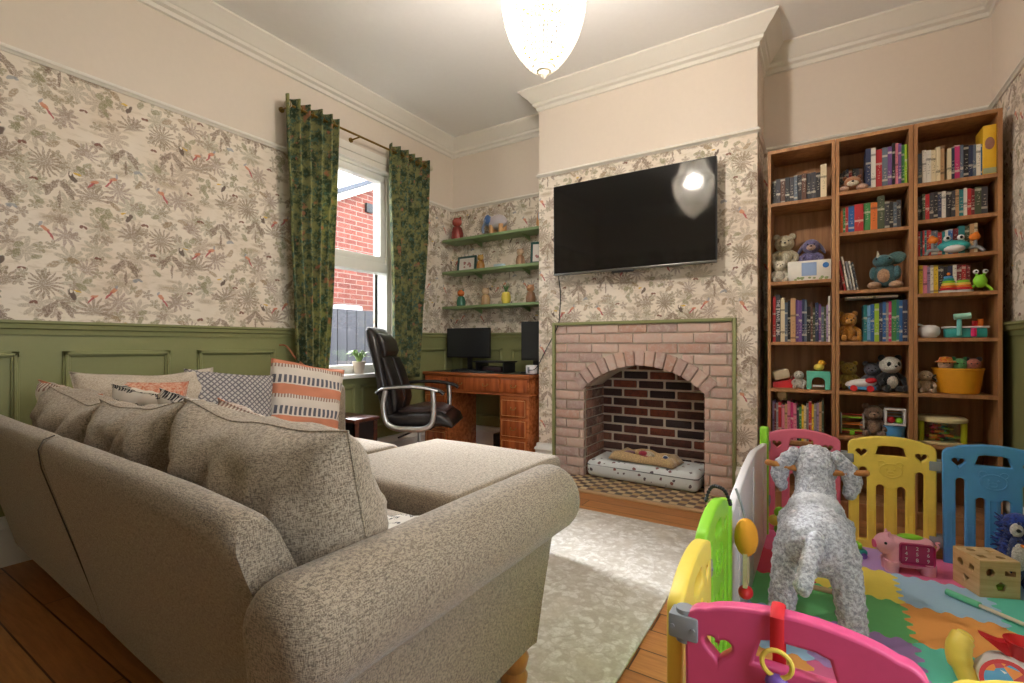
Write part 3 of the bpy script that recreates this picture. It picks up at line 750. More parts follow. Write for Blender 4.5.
bookrow(1, 2, .004, 'maroon:14:200 red:14:190 white:12:210 grey:12:180 white:10:180 charcoal:10:172', 'third row', lean=-.16)
bookrow(1, 3, .118, 'teal:18:216 sky:16:212 blue:18:218 lime:22:222 navy:16:226 blue:16:230 grey:12:224 magenta:14:232 green:22:238 teal:12:240 blue:16:236 navy:22:238', 'fourth row')
bookrow(2, 0, .006, 'slate:16:176 white:18:190 white:22:186 cream:20:184 cream:18:196 tan:18:196', 'top row')
bookrow(2, 0, .128, 'cream:18:176 navy:14:182 magenta:22:190 slate:14:186 black:20:180 navy:18:178 slate:12:176 white:18:174 blue:18:172 tan:14:178', 'top row beside the yellow box')
bookrow(2, 1, .006, 'black:16:140 olive:14:150 red:18:146 charcoal:18:152 black:18:154 navy:16:150 white:18:152 black:22:148 charcoal:16:146 tan:16:152 teal:18:150 white:14:154 red:16:148 maroon:14:142 olive:26:150 charcoal:26:148', 'second row')
bookrow(2, 2, .006, 'red:9:146 teal:9:146 red:9:147 teal:9:146 red:10:147 red:9:146 slate:28:140 red:18:128 teal:14:132 white:12:138 blue:18:140 maroon:24:140 teal:26:152 olive:20:150 tan:18:158 cream:14:160', 'third row')
bookrow(2, 3, .008, 'yellow:18:160 pink:18:158 lilac:14:150 white:14:158 yellow:20:158 charcoal:22:150 black:18:146 navy:20:148 white:16:150 maroon:20:150 red:18:148 maroon:16:144', 'fourth row')
for o in BOOKS:
    if o['label'].startswith('charcoal book, second from left, third row, left'):
        o['label'] = 'tall charcoal travel atlas with white spine lettering, third row of the left bookcase'
        text('spine_lettering', 'THE TRAVEL ATLAS', .026, M['whitep'], o, (0, -.0006, .155), (PI/2, PI/2, 0))

def on(bay, zi, x, y, dz=0): return (BX[bay]+x, YC+y, SH[bay][zi]+dz+.001)
# left bookcase toys
plush('teddy_bear', 'cream teddy bear standing behind a smaller bear on the left bookcase', 'soft toy', on(0, 1, .085, .17, .10), .25, .1, (206, 194, 164), belly=(220, 214, 190))
bm = nb(); box(bm, -.05, .05, -.04, .04, 0, .10, .006); o = obj('gift_box', bm, plain('cream card', (200, 190, 160), .7), None, loc=on(0, 1, .085, .17)); tag(o, 'cream card box under the taller cream teddy bear', 'box')
plush('teddy_bear', 'small white teddy bear at the front of the left bookcase shelf', 'soft toy', on(0, 1, .062, .07), .16, .2, (214, 204, 184), muz=(230, 222, 204))
pd = plush('soft_toy', 'lavender long-eared soft toy sitting behind the white picture box', 'soft toy', on(0, 1, .235, .18, .09), .215, 0, (122, 116, 160), muz=(214, 178, 160), ears='droop', earcol=(112, 112, 146))
bm = nb(); box(bm, -.07, .07, -.04, .04, 0, .09, .004); tag(obj('storage_box', bm, plain('cream card', (200, 190, 160), .7), None, loc=on(0, 1, .24, .20)), 'small card box under the lavender soft toy', 'box')
pbx = thing('picture_box', 'white picture book box with a blue square label, below the lavender toy', 'box', on(0, 1, .226, .06))
bm = nb(); box(bm, -.115, .115, -.02, .02, 0, .125, .002); obj('carton', bm, plain('white printed card', (222, 218, 208), .5), pbx)
bm = nb(); box(bm, -.04, .04, -.0215, -.0195, .03, .112); obj('label_patch', bm, plain('pale blue print', (142, 166, 206), .5), pbx)
bm = nb(); ball(bm, (.088, -.02, .09), (.017, .0015, .017)); obj('balloon_print', bm, plain('blue print', (60, 120, 190), .5), pbx)
bm = nb()
for i in range(16): ball(bm, (random.uniform(-.1, .1), -.02, random.uniform(.006, .022)), (.01, .0015, .006), seg=6)
obj('grass_print', bm, plain('sage print', (140, 160, 110), .5), pbx)
# 4th shelf of left case
rt = thing('toy_aeroplane', 'red plastic toy with cream canopy on the left bookcase', 'toy', on(0, 3, .082, .10), .2)
bm = nb(); prism(bm, [(-.062, .0), (.07, .0), (.085, .045), (.10, .095), (.07, .09), (.03, .05), (-.062, .035)], 'y', -.03, .03); obj('hull', bm, M['redp'], rt)
bm = nb(); t = bmesh.new(); box(t, -.05, .045, -.04, .04, 0, .06, .012); merge(bm, t, Matrix.Translation((-.005, 0, .055)) @ Matrix.Rotation(-.25, 4, 'Y')); obj('canopy', bm, plain('cream plastic', (206, 190, 160), .4), rt)
plush('dog_toy', 'small white and brown puppy soft toy beside the red toy', 'soft toy', on(0, 3, .17, .075), .125, 0, (214, 206, 196), ears='droop', earcol=(130, 84, 60))
th = thing('toy_house', 'mint green plastic arch block house on the left bookcase', 'toy', on(0, 3, .275, .08))
lp = [(-.062, 0), (-.035, 0)]+[(-.035*math.cos(a), .045+.03*math.sin(a)) for a in [i*PI/8 for i in range(9)]]+[(.035, 0), (.062, 0), (.062, .11), (-.062, .11)]
curve_mesh('arch_block', [lp], .03, .003, plain('mint plastic', (98, 190, 168), .4), th)
bm = nb(); box(bm, -.03, .03, -.02, .02, .015, .025); obj('inner_floor', bm, M['whitep'], th)
yt = thing('rubber_duck', 'yellow and orange rubber duck on top of the mint arch block', 'toy', on(0, 3, .278, .08, .114), .7)
bm = nb(); ball(bm, (0, 0, .022), (.032, .024, .022)); obj('body', bm, M['yelp'], yt); bm = nb(); ball(bm, (.018, 0, .046), .02); obj('head', bm, plain('amber plastic', (240, 180, 50), .4), yt)
bm = nb(); ball(bm, (.038, 0, .044), (.012, .011, .005)); obj('beak', bm, M['orangep'], yt)
ov = thing('wooden_ornament', 'small tan wooden oval ornament resting on pink books', 'ornament', (BX[0]+.075, YC+.10, SH[0][4]+.247))
bm = nb(); ball(bm, (0, 0, .032), (.03, .012, .032)); obj('disc', bm, M['birch'], ov); bm = nb(); cyl(bm, (0, 0, 0), (0, 0, .008), .02); obj('foot', bm, M['birch'], ov)
# middle bookcase toys
ln = thing('lion_toy', 'floppy tan and white soft toy lying before books, middle bookcase', 'soft toy', on(1, 0, .085, .05))
bm = nb(); ball(bm, (0, .02, .042), (.06, .04, .035)); obj('body', bm, plush_mat((178, 116, 74)), ln)
bm = nb(); ball(bm, (0, -.01, .055), (.044, .035, .034)); obj('head', bm, plush_mat((190, 128, 88)), ln)
bm = nb(); ball(bm, (0, -.038, .042), (.03, .018, .018)); obj('muzzle', bm, plush_mat((228, 212, 190)), ln)
bm = nb(); ball(bm, (0, -.057, .05), (.007, .005, .005)); obj('nose', bm, M['black'], ln)
for s in (-1, 1):
    bm = nb(); ball(bm, (s*.046, -.02, .018), (.03, .03, .017)); obj('paw', bm, plush_mat((222, 180, 160)), ln)
    bm = nb(); ball(bm, (s*.036, 0, .085), .014); obj('ear', bm, plush_mat((150, 90, 60)), ln)
dn = thing('dinosaur_toy', 'teal dinosaur soft toy with cream horn and frill, middle bookcase', 'soft toy', on(1, 2, .245, .09), -.1)
tq = (74, 118, 126)
bm = nb(); ball(bm, (0, 0, .085), (.058, .05, .075)); obj('body', bm, plush_mat(tq), dn)
bm = nb(); ball(bm, (-.005, -.028, .08), (.034, .03, .045)); obj('belly', bm, plush_mat((190, 150, 118)), dn)
bm = nb(); ball(bm, (-.01, -.02, .165), (.05, .05, .038)); obj('head', bm, plush_mat(tq), dn)
bm = nb(); ball(bm, (.05, .01, .182), (.048, .014, .036), (0, -.3, 0)); obj('frill', bm, plush_mat((92, 128, 128)), dn)
bm = nb(); cyl(bm, (-.03, -.045, .185), (-.035, -.055, .222), .01, .002); obj('horn', bm, plush_mat((226, 214, 190)), dn)
for s in (-1, 1):
    bm = nb(); ball(bm, (s*.05, -.05, .022), (.034, .045, .022)); obj('foot', bm, plush_mat((196, 158, 128)), dn)
    bm = nb(); ball(bm, (s*.055, -.015, .095), (.02, .03, .04)); obj('arm', bm, plush_mat(tq), dn)
    bm = nb(); ball(bm, (-.01+s*.03, -.062, .175), .005, seg=8); obj('eye', bm, M['black'], dn)
plush('teddy_bear', 'golden teddy bear seated left of the blue books, middle bookcase', 'soft toy', on(1, 3, .065, .10), .20, .25, (214, 148, 58), muz=(226, 168, 84))
hb = book(.012, .25, .16, 'white'); hb.rotation_euler = (0, PI/2, 0); hb.location = on(1, 3, .05, .05, .262); tag(hb, 'slim white book lying flat across the tops of the blue books', 'book')
pandb = plush('panda_toy', 'black and white panda soft toy, middle bookcase', 'soft toy', on(1, 4, .268, .11), .235, .35, (30, 30, 34), muz=(226, 222, 214), belly=(224, 220, 212), earcol=(26, 26, 30))
for c in pandb.children:
    if c.name.startswith('head'): c.data.materials[0] = plush_mat((228, 224, 216))
for s in (-1, 1):
    bm = nb(); ball(bm, (s*.022, -.043, .162), (.013, .008, .015)); obj('eye_patch', bm, plush_mat((30, 30, 34)), pandb)
sp = thing('toy_shuttle', 'white and red toy shuttle with blue base, middle bookcase', 'toy', on(1, 4, .125, .05))
bm = nb(); ball(bm, (0, 0, .045), (.078, .03, .028), (0, -.12, 0)); obj('hull', bm, M['whitep'], sp)
bm = nb(); ball(bm, (.045, -.004, .062), (.034, .03, .018), (0, -.2, 0)); obj('cockpit', bm, M['redp'], sp)
bm = nb(); box(bm, -.06, .075, -.025, .025, .008, .03, .008); obj('base', bm, M['bluep'], sp)
for x in (-.035, .045):
    bm = nb(); cyl(bm, (x, -.036, .018), (x, -.026, .018), .018); obj('wheel', bm, M['redp'], sp)
for g, (x, c) in enumerate(((.05, (196, 170, 80)), (.17, (120, 124, 136)))):
    plush('soft_toy', ['mustard soft toy sitting behind the toy shuttle, middle bookcase', 'grey soft toy peeping between shuttle and panda'][g], 'soft toy', on(1, 4, x+.02, .17), .19, .2-.3*g, c)
bb = thing('bead_roller', 'see-through bead roller box with coloured rods, middle bookcase', 'toy', on(1, 5, .085, .10))
for x in (-.055, .055):
    bm = nb(); lathe(bm, [(.001, -.004), (.055, -.004), (.055, .004), (.001, .004)], n=20); 
    for v in bm.verts[-80:]: v.co = Vector((x+v.co.z, v.co.x*.9, v.co.y*1.2+.066))
    obj('end_cap', bm, plain('clear grey plastic', (170, 172, 170), .2), bb)
for i in range(8):
    a = i*PI/4; bm = nb(); cyl(bm, (-.055, .04*math.cos(a), .066+.055*math.sin(a)), (.055, .04*math.cos(a), .066+.055*math.sin(a)), .003); obj('rod', bm, [M['orangep'], M['yelp'], M['redp'], M['greenp']][i % 4], bb)
bm = nb(); box(bm, -.012, .012, -.045, -.02, .002, .03, .004); obj('foot', bm, M['greenp'], bb)
plush('monkey_toy', 'brown and beige long-bodied soft toy in the middle bookcase', 'soft toy', on(1, 5, .19, .10), .21, 0, (134, 108, 92), muz=(170, 140, 116), belly=(160, 132, 110))
ac = thing('activity_cube', 'white framed activity cube with red and green shapes, on blue tub', 'toy', on(1, 5, .288, .09, .075))
bm = nb(); framebox(bm, -.045, .045, (-.05, .05), (.0, .10), .012)
for v in bm.verts: v.co = Vector((v.co.y, v.co.x, v.co.z))
obj('frame', bm, M['whitep'], ac)
bm = nb(); ball(bm, (-.018, -.01, .032), .02); obj('red_shape', bm, M['redp'], ac); bm = nb(); ball(bm, (.02, -.01, .028), .018); obj('green_shape', bm, M['greenp'], ac)
for z in (.055, .075): bm = nb(); cyl(bm, (-.04, -.03, z), (.04, -.03, z), .002, n=6); obj('rod', bm, M['grey'], ac)
bm = nb(); lathe(bm, [(.045, 0), (.052, .07), (.056, .072), (.056, .066), (.001, .066)]); tag(obj('tub', bm, M['bluep'], None, loc=on(1, 5, .288, .09)), 'round blue plastic tub under the activity cube', 'tub')
# right bookcase toys
yb = thing('picture_box', 'tall yellow board-book box with animal picture, end of top row', 'box', on(2, 0, .316, .05))
bm = nb(); box(bm, -.026, .026, -.03, .12, 0, .262, .002); obj('carton', bm, plain('yellow card', (226, 178, 40), .45), yb)
bm = nb(); ball(bm, (0, -.031, .165), (.019, .0015, .033)); ball(bm, (-.006, -.0315, .15), (.012, .002, .014)); obj('animal_print', bm, plain('brown print', (150, 104, 88), .5), yb)
bm = nb(); box(bm, -.0255, .0255, -.0315, -.0295, .006, .035); obj('scene_print', bm, plain('pale green print', (160, 168, 130), .5), yb)
fg = thing('crab_toy', 'teal and white bath toy with bulging eyes and orange claws', 'toy', on(2, 2, .175, .035))
bm = nb(); ball(bm, (0, 0, .045), (.07, .04, .032)); obj('body', bm, M['tealp'], fg)
bm = nb(); ball(bm, (0, -.012, .032), (.048, .034, .024)); obj('belly', bm, M['whitep'], fg)
for s in (-1, 1):
    bm = nb(); ball(bm, (s*.028, -.008, .088), .016); obj('eye', bm, M['whitep'], fg); bm = nb(); ball(bm, (s*.028, -.023, .088), (.007, .004, .008)); obj('pupil', bm, M['black'], fg)
    bm = nb(); ball(bm, (s*.085, 0, .086), (.024, .018, .02)); ball(bm, (s*.09, -.004, .10), (.012, .012, .012)); obj('claw', bm, M['orangep'], fg)
    bm = nb(); tube(bm, arc([(s*.055, 0, .04), (s*.085, 0, .035), (s*.088, 0, .08)], 4), .008); obj('arm', bm, M['grey'], fg)
    bm = nb(); tube(bm, arc([(s*.06, 0, .03), (s*.10, 0, .03), (s*.12, -.01, .006)], 4), .009); obj('leg', bm, M['grey'], fg)
rc = [M['redp'], M['orangep'], M['yelp'], M['greenp'], M['tealp'], M['bluep']]
for j, (x, n, l) in enumerate(((.155, 6, 'rainbow ring stacker with blue top, left of two'), (.215, 4, 'rainbow ring stacker with green top, beside the lime frog toy'))):
    rs = thing('ring_stacker', l, 'toy', on(2, 3, x, .04))
    bm = nb(); lathe(bm, [(.04, 0), (.042, .008), (.03, .012), (.001, .012)]); obj('base', bm, M['whitep'], rs)
    for k in range(n):
        r = .036-k*.0035; bm = nb(); lathe(bm, [(r*.4, .013+k*.013), (r, .014+k*.013), (r+.003, .019+k*.013), (r, .025+k*.013), (r*.4, .026+k*.013)]); obj('ring', bm, rc[k], rs)
    if j == 0: bm = nb(); ball(bm, (0, 0, .103), .008); obj('knob', bm, M['orangep'], rs)
gf = thing('frog_toy', 'lime green bath toy with stalk eyes, right bookcase fourth row', 'toy', on(2, 3, .283, .04))
bm = nb(); ball(bm, (0, 0, .055), (.03, .022, .036)); obj('body', bm, M['greenp'], gf)
for s in (-1, 1):
    bm = nb(); tube(bm, [(s*.012, 0, .08), (s*.018, -.002, .10)], .006); obj('eye_stalk', bm, M['greenp'], gf)
    bm = nb(); ball(bm, (s*.019, -.006, .106), .012); obj('eye', bm, M['whitep'], gf); bm = nb(); ball(bm, (s*.019, -.018, .106), .005); obj('pupil', bm, M['black'], gf)
    bm = nb(); tube(bm, arc([(s*.02, 0, .035), (s*.034, -.004, .02), (s*.045, -.006, .004)], 4), .007); obj('leg', bm, M['greenp'], gf)
mg = thing('white_jug', 'rounded white plastic toy jug on the right bookcase', 'toy', on(2, 4, .075, .06))
bm = nb(); lathe(bm, [(.03, 0), (.045, .015), (.05, .035), (.045, .058), (.028, .07), (.001, .072)]); obj('body', bm, M['whitep'], mg)
bm = nb(); tube(bm, arc([(-.02, 0, .064), (-.05, 0, .076), (-.056, 0, .04), (-.044, 0, .02)], 5), .006); obj('handle', bm, M['whitep'], mg)
ct = thing('toy_workbench', 'teal and white toy workbench tray with coloured pegs', 'toy', on(2, 4, .225, .06))
bm = nb(); box(bm, -.085, .085, -.035, .035, 0, .052, .008); obj('tray', bm, M['tealp'], ct)
bm = nb(); box(bm, -.092, .092, -.042, .042, .052, .062, .004); obj('bench_top', bm, M['whitep'], ct)
bm = nb(); cyl(bm, (-.03, -.044, .012), (-.03, -.044, .10), .011); obj('hammer_handle', bm, plain('aqua plastic', (120, 205, 200), .4), ct)
bm = nb(); cyl(bm, (-.052, -.044, .112), (.016, -.044, .118), .016); obj('hammer_head', bm, plain('mint plastic', (160, 214, 196), .4), ct)
for x, m_, h in ((.04, 'redp', .09), (.062, 'orangep', .10)):
    bm = nb(); cyl(bm, (x, 0, .06), (x, 0, h), .013); obj('peg', bm, M[m_], ct)
bm = nb(); cyl(bm, (.028, -.044, .006), (.028, -.044, .05), .012); obj('peg', bm, plain('magenta plastic', (214, 40, 110), .4), ct)
bk = thing('toy_bucket', 'round amber yellow bucket full of soft toys, right bookcase', 'bucket', on(2, 5, .205, .115))
bm = nb(); lathe(bm, [(.085, 0), (.09, .004), (.108, .13), (.112, .132), (.112, .14), (.104, .14), (.084, .01), (.001, .01)], n=32); obj('bucket_body', bm, plain('amber plastic', (228, 158, 34), .45), bk)
bm = nb(); tube(bm, arc([(-.10, -.05, .10), (-.115, -.06, .085), (-.10, -.055, .07)], 5), .005, 6); obj('lug', bm, M['black'], bk)
for j, (x, y, c, c2, l) in enumerate(((-.055, -.03, (186, 60, 50), (236, 196, 170), 'red capped soft toy at the left of the yellow bucket'), (.005, -.02, (60, 150, 90), (120, 200, 130), 'green soft toy in the middle of the yellow bucket'), (.06, -.02, (50, 40, 44), (200, 120, 100), 'black and rose soft toy at the right of the yellow bucket'))):
    T = thing('soft_toy', l, 'soft toy', on(2, 5, .205+x, .115+y, .10)); 
    bm = nb(); ball(bm, (0, 0, .06), (.034, .032, .034)); obj('head', bm, plush_mat(c2), T)
    bm = nb(); ball(bm, (0, 0, .01), (.03, .03, .04)); obj('body', bm, plush_mat(c), T)
    bm = nb()
    if j == 0: lathe(bm, [(.045, .07), (.046, .075), (.032, .08), (.026, .10), (.001, .104)]); obj('cap', bm, plush_mat((210, 70, 40), rgb2=(220, 170, 50)), T)
    else:
        for s in (-1, 1): bm = nb(); ball(bm, (s*.026, 0, .09), .013); obj('ear', bm, plush_mat(c), T)
    for s in (-1, 1): bm = nb(); ball(bm, (s*.012, -.03, .066), .004, seg=8); obj('eye', bm, M['black'], T)
plush('bunny_toy', 'beige soft toy slumped left of the yellow bucket', 'soft toy', on(2, 5, .062, .07), .14, .1, (196, 170, 142), ears='droop')
dr = thing('toy_drum_tub', 'clear lidded tub of plastic shapes with lime sides, right bookcase', 'tub', on(2, 6, .135, .12))
bm = nb(); lathe(bm, [(.10, 0), (.108, .004), (.108, .012), (.10, .014), (.001, .014)], n=32); obj('base', bm, plain('cream plastic', (220, 206, 160), .4), dr)
bm = nb(); lathe(bm, [(.108, .122), (.114, .124), (.114, .14), (.10, .15), (.001, .15)], n=32); obj('lid', bm, plain('cream plastic', (220, 206, 160), .4), dr)
t = NT('clear tub plastic'); t.N.remove(t.b); a = t.n('ShaderNodeBsdfTransparent'); b = t.n('ShaderNodeBsdfGlossy'); b.inputs['Roughness'].default_value = .1
mx = t.n('ShaderNodeMixShader'); mx.inputs[0].default_value = .22; a.inputs[0].default_value = (.84, .88, .84, 1); t.L.new(a.outputs[0], mx.inputs[1]); t.L.new(b.outputs[0], mx.inputs[2]); t.L.new(mx.outputs[0], t.N['Material Output'].inputs[0])
bm = nb(); cyl(bm, (0, 0, .014), (0, 0, .122), .10, n=32, caps=False); obj('clear_wall', bm, t.m, dr)
for a in (3.6, 5.75):
    bm = nb(); tube(bm, [(.102*math.cos(a), .102*math.sin(a), .012), (.102*math.cos(a), .102*math.sin(a), .124)], .014); obj('strut', bm, plain('lime yellow plastic', (196, 204, 40), .4), dr)
for i in range(26):
    a = random.uniform(0, 6.28); r = random.uniform(.01, .066); c = ['redp', 'yelp', 'greenp', 'tealp', 'pinkp', 'orangep'][i % 6]
    T = nb(); q = (r*math.cos(a), r*math.sin(a)-.01, .022+.0095*(i//3))
    lathe(T, [(.006, -.006), (.02, -.005), (.021, .005), (.006, .006)], q, 12); o = obj('plastic_shape', T, M[c], None, loc=on(2, 6, .135, .12))
    tag(o, 'small coloured plastic shape inside the clear lidded tub', 'toy', 'plastic shapes in the clear tub')

# ------------------------------------------------------------------ television
tv = thing('television', 'large black wall-mounted flat television above the fireplace', 'television', (-1.172, 3.40, 1.918))
tv.rotation_euler = (math.radians(.6), 0, 0)
bm = nb(); box(bm, -.597, .597, -.02, .012, -.347, .347, .006); box(bm, -.35, .35, .012, .05, -.25, .2, .02); obj('housing', bm, plain('dark grey housing', (38, 38, 40), .35), tv)
bm = nb(); box(bm, -.590, .590, -.0215, -.0195, -.330, .341); obj('screen', bm, M['screen'], tv)
bm = nb(); box(bm, -.597, .597, -.023, -.015, -.347, -.333, .002); obj('lower_bezel', bm, plain('silver bezel', (120, 118, 114), .3, .8), tv)
bm = nb(); box(bm, -.12, .04, -.02, .0, -.362, -.347, .003); obj('sensor_box', bm, M['black'], tv)
bm = nb(); box(bm, -.2, .2, .05, .08, -.15, .15, .004); obj('wall_bracket', bm, M['black'], tv)
bm = nb(); tube(bm, arc([(-1.76, 3.44, 1.60), (-1.765, 3.492, 1.45), (-1.77, 3.49, 1.30), (-1.79, 3.492, 1.18), (-1.90, 3.488, .98), (-1.955, 3.485, .88), (-1.985, 3.46, .83), (-2.06, 3.5, .82), (-2.09, 3.55, .815)], 6), .004, 6)
tag(obj('power_cable', bm, M['black']), 'thin black cable running down the wallpaper from television to desk', 'cable')

# ------------------------------------------------------------------ alcove shelves
AZ = [2.07, 1.755, 1.41]; gs = plain('sage shelf paint', (124, 146, 100), .5)
for z, l in zip(AZ, ('topmost green wooden alcove shelf, above the picture frames', 'middle green wooden alcove shelf holding the picture frames', 'lowest green wooden alcove shelf above the desk monitor')):
    s = thing('alcove_shelf', l, 'shelf', (0, 0, z))
    bm = nb(); box(bm, XL+.04, CX0-.002, 3.70, YB-.001, -.025, 0, .003); obj('board', bm, gs, s)
    for x in (-2.85, -2.3):
        bm = nb(); prism(bm, [(3.76, -.026), (YB-.001, -.026), (YB-.001, -.07)], 'x', x, x+.012); obj('bracket', bm, gs, s)
def figure(name, label, loc, h, c1, c2, kind='figure'):
    T = thing(name, label, 'ornament', loc)
    bm = nb(); lathe(bm, [(.18*h, 0), (.26*h, .05*h), (.27*h, .3*h), (.2*h, .55*h), (.1*h, .62*h), (.001, .63*h)], n=16); obj('body', bm, plain('glazed ceramic', c1, .25), T)
    bm = nb(); ball(bm, (0, -.02*h, .78*h), (.22*h, .2*h, .2*h)); obj('head', bm, plain('glazed ceramic', c2, .25), T)
    for s in (-1, 1):
        bm = nb(); cyl(bm, (s*.13*h, 0, .9*h), (s*.19*h, 0, h), .07*h, .02*h, 8); obj('ear', bm, plain('glazed ceramic', c1, .25), T)
    bm = nb(); ball(bm, (0, -.21*h, .76*h), (.09*h, .05*h, .07*h)); obj('snout', bm, plain('glazed ceramic', c2, .25), T)
    return T
figure('ceramic_figure', 'red ceramic animal figure on the topmost alcove shelf', (-3.06, 3.79, 2.071), .23, (130, 48, 42), (160, 74, 60))
el = thing('elephant_ornament', 'patchwork pale blue and orange elephant ornament, topmost alcove shelf', 'ornament', (-2.58, 3.80, 2.071))
pm = island_brick('patchwork glaze', [(150, 160, 184), (196, 150, 90), (180, 176, 170)], .3, (120, 140, 180))
bm = nb(); ball(bm, (0, 0, .12), (.10, .06, .07)); obj('body', bm, plain('pale glaze', (180, 172, 176), .3), el)
bm = nb(); ball(bm, (-.10, -.01, .14), .05); obj('head', bm, plain('blue grey glaze', (132, 148, 176), .3), el)
bm = nb(); tube(bm, arc([(-.13, -.02, .13), (-.16, -.02, .08), (-.155, -.02, .03)], 5), .014); obj('trunk', bm, plain('blue grey glaze', (132, 148, 176), .3), el)
bm = nb(); ball(bm, (-.085, -.05, .145), (.035, .01, .045)); obj('ear', bm, plain('deep blue glaze', (70, 100, 150), .3), el)
for x in (-.055, .055):
    for y in (-.03, .03): bm = nb(); cyl(bm, (x, y, 0), (x, y, .09), .022); obj('leg', bm, plain('orange glaze', (196, 146, 92), .3), el)
vs = thing('vase', 'orange and pale blue painted vase at the topmost shelf end', 'vase', (-2.09, 3.79, 2.071))
bm = nb(); lathe(bm, [(.045, 0), (.06, .04), (.05, .12), (.03, .17), (.036, .2), (.001, .2)], n=20); obj('body', bm, plain('amber glaze', (196, 140, 84), .3), vs)
bm = nb(); ball(bm, (0, -.045, .09), (.022, .016, .06)); obj('painted_panel', bm, plain('pale blue glaze', (140, 168, 190), .3), vs)
def pframe(label, loc, w, h, rz, fc, tilt=-.12):
    T = thing('framed_picture', label, 'picture', loc, rz); T.rotation_euler = (tilt, 0, rz); b = .02
    bm = nb()
    for x0, x1, z0, z1 in ((-w/2, w/2, 0, b), (-w/2, w/2, h-b, h), (-w/2, -w/2+b, b, h-b), (w/2-b, w/2, b, h-b)): box(bm, x0, x1, -.012, .006, z0, z1, .003)
    obj('frame', bm, plain('teal frame', fc, .4), T)
    bm = nb(); box(bm, -w/2+b, w/2-b, -.004, .0, b, h-b); obj('mount', bm, plain('white mount', (220, 212, 204), .6), T)
    bm = nb()
    for i in range(10): ball(bm, (random.uniform(-w/4, w/4), -.0045, random.uniform(h*.3, h*.62)), (w*.06, .001, h*.06), seg=6)
    obj('picture', bm, plain('faded print', (170, 120, 116), .6), T)
    return T
pframe('landscape green picture frame near the left end, middle alcove shelf', (-3.0, 3.86, 1.757), .23, .165, 0, (56, 84, 78))
pframe('dark green picture frame by the chimney breast, middle alcove shelf', (-2.11, 3.80, 1.757), .20, .20, .3, (26, 74, 68))
for x, c, c2, h, z, l in ((-2.78, (170, 120, 60), (196, 156, 90), .15, AZ[1], 'amber ceramic figure right of the left picture frame'),
                  (-2.33, (150, 116, 90), (190, 160, 130), .16, AZ[1], 'brown ceramic figure left of the dark green frame'),
                  (-3.02, (60, 110, 90), (206, 110, 50), .17, AZ[2], 'green and orange carved mug figure, lowest alcove shelf'),
                  (-2.72, (170, 136, 100), (200, 170, 140), .17, AZ[2], 'tan ceramic figure beside the carved mug, lowest alcove shelf'),
                  (-2.22, (150, 112, 84), (190, 140, 104), .17, AZ[2], 'brown ceramic figure right of the pineapple')):
    figure('ceramic_figure', l, (x, 3.80, z+.001), h, c, c2)
bm = nb(); box(bm, -.05, .05, -.03, .03, 0, .035, .004); tag(obj('trinket_box', bm, plain('pale blue card', (176, 196, 206), .6), None, loc=(-2.56, 3.8, AZ[1]+.001)), 'small pale blue trinket box on the middle alcove shelf', 'box')
pa = thing('pineapple_ornament', 'yellow pineapple ornament with green leaves on the lowest alcove shelf', 'ornament', (-2.48, 3.79, AZ[2]+.001))
bm = nb(); lathe(bm, [(.03, 0), (.044, .03), (.046, .07), (.034, .11), (.001, .115)], n=16); obj('fruit', bm, plain('yellow glaze', (206, 186, 70), .3), pa)
for i in range(9):
    a = i*.7; bm = nb(); tube(bm, arc([(0, 0, .11), (.015*math.cos(a), .015*math.sin(a), .15), (.04*math.cos(a), .04*math.sin(a), .16+.02*(i % 3))], 4), [.008, .008, .007, .006, .005, .004, .003, .002, .001], 6); obj('leaf', bm, plain('leaf glaze', (70, 110, 60), .4), pa)
bm = nb(); lathe(bm, [(.03, 0), (.05, .012), (.052, .016), (.001, .014)]); tag(obj('glass_dish', bm, plain('pale green glass', (170, 196, 186), .2), None, loc=(-2.05, 3.80, AZ[2]+.001)), 'small pale green dish at the right end, lowest alcove shelf', 'dish')

# ------------------------------------------------------------------ window dressing
def curtain(label, y0t, y1t, y0b, y1b, ztop, zbot, seed, folds):
    T = thing('curtain', label, 'curtain', (XL+.12, 0, 0)); bm = nb(); nu, nv = 90, 40; rows = []
    for j in range(nv+1):
        v = j/nv; z = ztop+(zbot-ztop)*v; k = v**1.3
        a = y0t+(y0b-y0t)*k; b = y1t+(y1b-y1t)*k; row = []
        for i in range(nu+1):
            u = i/nu; ph = u*folds*2*PI+seed+.5*math.sin(v*3+seed)
            x = (.036-.008*v)*math.sin(ph)+.02*noise.noise(Vector((u*3, v*4, seed)))
            y = a+(b-a)*u+.010*math.cos(ph*1.0)*(1-.5*v)
            row.append(bm.verts.new((x, y, z)))
        rows.append(row)
    for A, B in zip(rows, rows[1:]):
        for i in range(nu): bm.faces.new((A[i], A[i+1], B[i+1], B[i]))
    o = obj('curtain_cloth', bm, M['curtain'], T, ang=180); s = o.modifiers.new('s', 'SOLIDIFY'); s.thickness = .004
    return T
c1 = curtain('green patterned curtain on the left of the window', 1.96, 2.40, 2.06, 2.31, 2.745, .80, .3, 5)
c2 = curtain('green patterned curtain on the right, behind the office chair', 2.93, 3.40, 2.98, 3.27, 2.745, .74, 1.4, 5)
for T, ys in ((c1, (2.0, 2.09, 2.18, 2.27, 2.36)), (c2, (2.97, 3.07, 3.17, 3.27, 3.36))):
    for y in ys:
        bm = nb(); tube(bm, [(.024*math.cos(a), y, 2.69+.024*math.sin(a)) for a in [i*PI/6 for i in range(12)]], .004, 6, True); obj('eyelet', bm, M['brass'], T)
cp = thing('curtain_pole', 'thin brass curtain pole with ball finials over the window', 'curtain pole', (XL+.12, 0, 2.69))
bm = nb(); cyl(bm, (0, 2.01, 0), (0, 3.43, 0), .0085); obj('pole', bm, M['brass'], cp)
